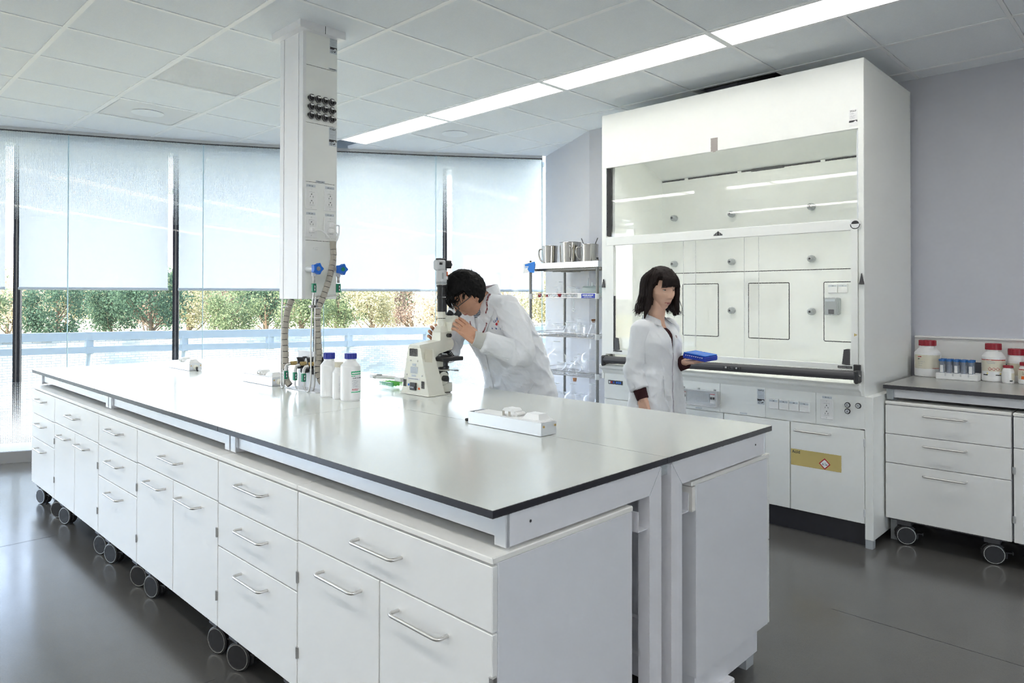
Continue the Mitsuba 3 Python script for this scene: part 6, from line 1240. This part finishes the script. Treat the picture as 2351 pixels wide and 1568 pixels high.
# ---- the woman walking along the aisle
wo = thing('person', 'woman in white lab coat with dark shoulder length hair carrying a blue box', 'person')
wc = V3(-.995, 2.30, 1.435); wf = nrm((.95, -.26, -.10)); WM = head_frame(wc, wf, (0, 0, 1.), .98)
wt, wd = head_mesh(True); wt2 = wt.copy(); wt2.apply_transform(WM)
X0 = -1.015
wlat = nrm((-.05, 1, 0)); wn = V3(-1.025, 2.30, 1.27)
RSh, LSh = V3(X0 - .012, 2.155, 1.212), V3(X0 - .01, 2.43, 1.212)
REl, RWr = V3(-1.045, 2.10, .995), V3(-.978, 2.093, .838)
LEl, LWr = V3(-1.125, 2.485, .965), V3(-.895, 2.395, 1.028)
wbody = blob(trunk_groups([station((X0, 2.29, .86), wlat, .085, .09), station((X0, 2.29, 1.02), wlat, .060, .070), station((X0 + .002, 2.29, 1.14), wlat, .080, .072), station((X0 - .01, 2.29, 1.215), wlat, .12, .05)]) +
    [[(wn + V3(-.005, 0, -.05), .055), (wn, .046)], [(wn, .046), (wc + V3(-.02, 0, -.06), .05)]] + chain((RSh, .042), (REl, .034), (RWr, .021)) + chain((LSh, .042), (LEl, .034), (LWr, .021)) +
    chain((V3(X0, 2.24, .84), .085), (V3(X0 + .07, 2.24, .46), .055), (V3(X0 + .05, 2.24, .09), .037)) + chain((V3(X0, 2.34, .84), .085), (V3(X0 - .06, 2.34, .46), .055), (V3(X0 - .20, 2.34, .11), .037)) +
    chain((V3(X0 + .03, 2.24, .045), .035), (V3(X0 + .17, 2.24, .03), .026)) + chain((V3(X0 - .22, 2.34, .075), .035), (V3(X0 - .10, 2.34, .030), .026)))
Rh2 = hand(-1, (.35, .4, .45, .5), .6, .04, (.3, .3), .9); M = frame(V3(.20, .0, -.98), V3(-.0, -1, .0)); M[:3, 3] = RWr; Rh2.apply_transform(M)
Lh2 = hand(-1, (.25, .25, .28, .3), .5, .08, (.2, .3), .92); M = frame(V3(.97, -.10, .10), V3(0.05, .0, -1)); M[:3, 3] = LWr; Lh2.apply_transform(M)
part(wo, 'body', union_body([soften(wbody, .012, 10), Rh2, Lh2, wt2]), 'skin_pale', 50)
face_parts(wo, wt, WM, 'f', closed=.15, brows='hair_brown')
def wo_line(V, d): return (V[:, 2] - np.where(d[:, 1] > .42, .060, np.where(d[:, 1] > .02, .030 - .15 * (.35 - np.clip(d[:, 1], 0, .35)), -.2))) / .012
hw = hair_cap(wt, wd, wo_line, lambda d: .020 + .010 * np.clip(d[:, 2], 0, 1) + .006 * np.clip(-d[:, 1], 0, 1), 8, .003)
locks = []
g_ = np.random.default_rng(14)
for a in np.linspace(math.radians(84), math.radians(306), 34):
    # a = 0 is the face direction; curtain from the cheek round the back
    s_, c_ = math.sin(a), math.cos(a); rx, ry = .082, (.088 if c_ > 0 else .112); top = V3(s_ * .045, c_ * .05, .118)
    back = abs(a - math.pi) / math.pi; 
    if c_ > .66: continue
    flare = 1.06 + .16 * (1 - back) + .03 * g_.normal(); L = -.128 - .012 * (1 - back) + .010 * g_.normal()
    p = [top, V3(s_ * rx * .96, c_ * ry * .96, .068), V3(s_ * rx * 1.10, c_ * ry * 1.10, .0), V3(s_ * rx * 1.12, c_ * ry * 1.10, -.07), V3(s_ * rx * flare * 1.1, c_ * ry * flare * 1.05, -.105), V3(s_ * rx * flare * 1.20, c_ * ry * flare * 1.12, L)]
    locks.append(tube(spline(p, 6), np.r_[np.linspace(.012, .017, 10), np.full(14, .017), np.linspace(.016, .004, 7)], 8))
part(wo, 'hair', cat(hw, locks).apply_transform(WM), 'hair_brown', 60, label='dark brown shoulder length hair')
st_ = []
for i in range(150):
    xx = g_.uniform(-.062, .062); b = V3(xx * .6, .055 - 3 * xx * xx, .108); y1 = .100 - 5.5 * xx * xx; st_.append(tube(spline([b, V3(xx * .9, y1 - .006, .078), V3(xx * 1.05, y1 + .002, .045), V3(xx * 1.1 + .003 * g_.normal(), y1 + .001, .030 + .012 * g_.uniform() - abs(xx) * .22)], 4), np.linspace(.0046, .0012, 13), 5, False))
for i in range(200):
    a = g_.uniform(1.5, 2 * math.pi - .95); s_, c_ = math.sin(a), math.cos(a)
    rx, ry = .098, (.104 if c_ > 0 else .130); st_.append(tube(spline([V3(s_ * .05, c_ * .055, .126), V3(s_ * rx, c_ * ry, .065), V3(s_ * rx * 1.10, c_ * ry * 1.06, -.03), V3(s_ * rx * (1.14 + .1 * g_.normal()), c_ * ry * (1.1 + .08 * g_.normal()), -.10), V3(s_ * rx * (1.3 + .16 * g_.normal()), c_ * ry * (1.15 + .12 * g_.normal()), -.138 + .012 * g_.normal())], 5), np.linspace(.0030, .0008, 21), 4, False))
part(wo, 'hair_strands', cat(st_).apply_transform(WM), 'hair_brown', True, kind='stuff')
part(wo, 'sweater', soften(blob([station((X0 + .004, 2.29, 1.03), wlat, .045, .078) + station((X0 + .004, 2.29, 1.115), wlat, .055, .0845)] + [station((X0 + .004, 2.29, 1.115), wlat, .055, .0845) + station((X0 + .012, 2.295, 1.155), wlat, .025, .074)]), .012, 6), 'dark_knit', 40, label='dark brown sweater'); part(wo, 'sweater_cuff', cyl(REl + (RWr - REl) * .56, REl + (RWr - REl) * .98, .038, .033, 32), 'dark_knit', 40, label='dark brown cuff'); part(wo, 'sweater_cuff', cyl(LEl + (LWr - LEl) * .45, LEl + (LWr - LEl) * 1.0, .050, .040, 32), 'dark_knit', 40, label='dark brown cuff')
wcoat = blob(trunk_groups([station((X0 - .01, 2.29, .50), wlat, .13, .125), station((X0, 2.29, .84), wlat, .095, .105), station((X0, 2.29, 1.02), wlat, .068, .092), station((X0 + .0, 2.29, 1.13), wlat, .080, .098), station((X0 - .01, 2.29, 1.208), wlat, .11, .058)]) + [[(wn + V3(-.02, 0, -.05), .072), (wn + V3(-.025, 0, -.02), .055)]] +
    chain((RSh + V3(0, .005, 0), .058), (RSh + (REl - RSh) * .5, .053), (REl, .050)) + chain((REl, .050), (REl + (RWr - REl) * .35, .049)) + chain((LSh, .058), (LSh + (LEl - LSh) * .5, .054), (LEl, .052)) + chain((LEl, .058), (LEl + (LWr - LEl) * .15, .056)))
wcoat = wcoat + sleeve_end(REl + (RWr - REl) * .25, REl + (RWr - REl) * .66, .050, .052) + sleeve_end(LEl + (LWr - LEl) * .1, LEl + (LWr - LEl) * .50, .058, .058)
cut_neck = m3.Manifold.batch_hull([ball(wn + V3(.03, 0, .03), .045), ball(wn + V3(.10, 0, -.05), .036), ball(wn + V3(.10, .004, -.19), .012), ball(wn + V3(.17, 0, .0), .05), ball(wn + V3(.18, .004, -.20), .014)])
wcoat = wcoat - cut_neck
wcoat = wcoat.trim_by_plane([0, 0, 1], .50)
w2 = to_tri(wcoat.refine_to_length(.011)); trimesh.smoothing.filter_taubin(w2, lamb=.5, nu=.53, iterations=6)
wrinkle(w2, .009, 12, 21, (1, 1, .5)); folds(w2, REl, V3(.2, 0, 1), .018, 55, .11, 11); folds(w2, V3(X0 + .03, 2.25, 1.02), V3(.3, .6, 1), .013, 45, .14, 12); folds(w2, V3(X0 + .05, 2.2, .85), V3(.1, .9, .5), .014, 40, .2, 13); wrinkle(w2, .003, 40, 25)
part(wo, 'lab_coat', w2, 'coat', 60, label='white lab coat')
part(wo, 'trousers', soften(blob(chain((V3(X0, 2.24, .80), .10), (V3(X0 + .07, 2.24, .46), .075), (V3(X0 + .05, 2.24, .10), .058)) + chain((V3(X0, 2.34, .80), .10), (V3(X0 - .06, 2.34, .46), .075), (V3(X0 - .19, 2.34, .13), .058))), .02, 4), 'trousers', 50)
part(wo, 'shoe', soften(blob([[(V3(X0 + .02, 2.24, .045), .042), (V3(X0 + .17, 2.24, .034), .034)]]), .012, 4), 'shoe', 50); part(wo, 'shoe', soften(blob([[(V3(X0 - .23, 2.34, .078), .042), (V3(X0 - .10, 2.34, .036), .034)]]), .012, 4), 'shoe', 50)

wk = [x for x in scene if x.startswith(wo + '__lab_coat')][0]
A_ = np.radians([-38, -75, -110, -150, -180, -210, -250, -285, -322]); cx_, cy_ = wn[0] - .004, wn[1]
lo_ = [(cx_ + (.105, .094, .086, .080, .080, .080, .086, .094, .105)[i] * math.cos(a), cy_ + (.115, .098, .090, .086, .084, .086, .090, .098, .115)[i] * math.sin(a), (1.238, 1.250, 1.256, 1.262, 1.264, 1.262, 1.256, 1.250, 1.238)[i]) for i, a in enumerate(A_)]
up_ = [(cx_ + (.068, .062, .058, .055, .055, .055, .058, .062, .068)[i] * math.cos(a), cy_ + .060 * math.sin(a), (1.268, 1.288, 1.298, 1.306, 1.308, 1.306, 1.298, 1.288, 1.268)[i]) for i, a in enumerate(A_)]
band(lo_, up_, 'collar', 'coat', wk, .004)
lay(w2, ribbon2([(2.300, 1.16), (2.292, 1.08), (2.288, .97), (2.285, .85), (2.285, .70)], .0035), 'front_edge', 'collar_lining', 0, 1, -9, .002, .002, wk)
lay(w2, [(2.19, .965), (2.265, .965), (2.268, .85), (2.187, .85)], 'side_pocket', 'coat', 0, 1, -9, .002, .003, wk)
lay(w2, [(2.335, 1.168), (2.352, 1.168), (2.352, 1.180), (2.335, 1.180)], 'chest_emblem', 'coat_trim', 0, 1, -9, .002, .001, wk)

part(man, 'trousers', soften(blob(chain((V3(-1.69, 1.775, .86), .105), (V3(-1.70, 1.76, .48), .078), (V3(-1.70, 1.80, .11), .060)) + chain((V3(-1.51, 1.775, .86), .105), (V3(-1.50, 1.76, .48), .078), (V3(-1.50, 1.80, .11), .060))), .02, 4), 'trousers', 50)
for xx in (-1.70, -1.50): part(man, 'shoe', soften(blob([[(V3(xx, 1.825, .045), .044), (V3(xx, 1.66, .038), .037)]]), .012, 4), 'shoe', 50)
# the blue box she carries
bx = thing('storage_box', 'flat blue plastic box held in the left hand of the walking woman', 'box')
M = frame(V3(.97, -.08, -.10), V3(.10, -.05, 1)); M[:3, 3] = V3(-.860, 2.378, 1.060)
part(bx, 'base', box(-.005, .140, -.055, .065, 0, .026, .003).apply_transform(M), 'blue_box'); part(bx, 'lid', box(-.003, .138, -.053, .063, .027, .033, .002).apply_transform(M), 'blue_plastic')
part(bx, 'slot_marks', cat([box(.012 + i * .013, .018 + i * .013, -.0556, -.0545, .017, .022) for i in range(9)]).apply_transform(M), 'paper')
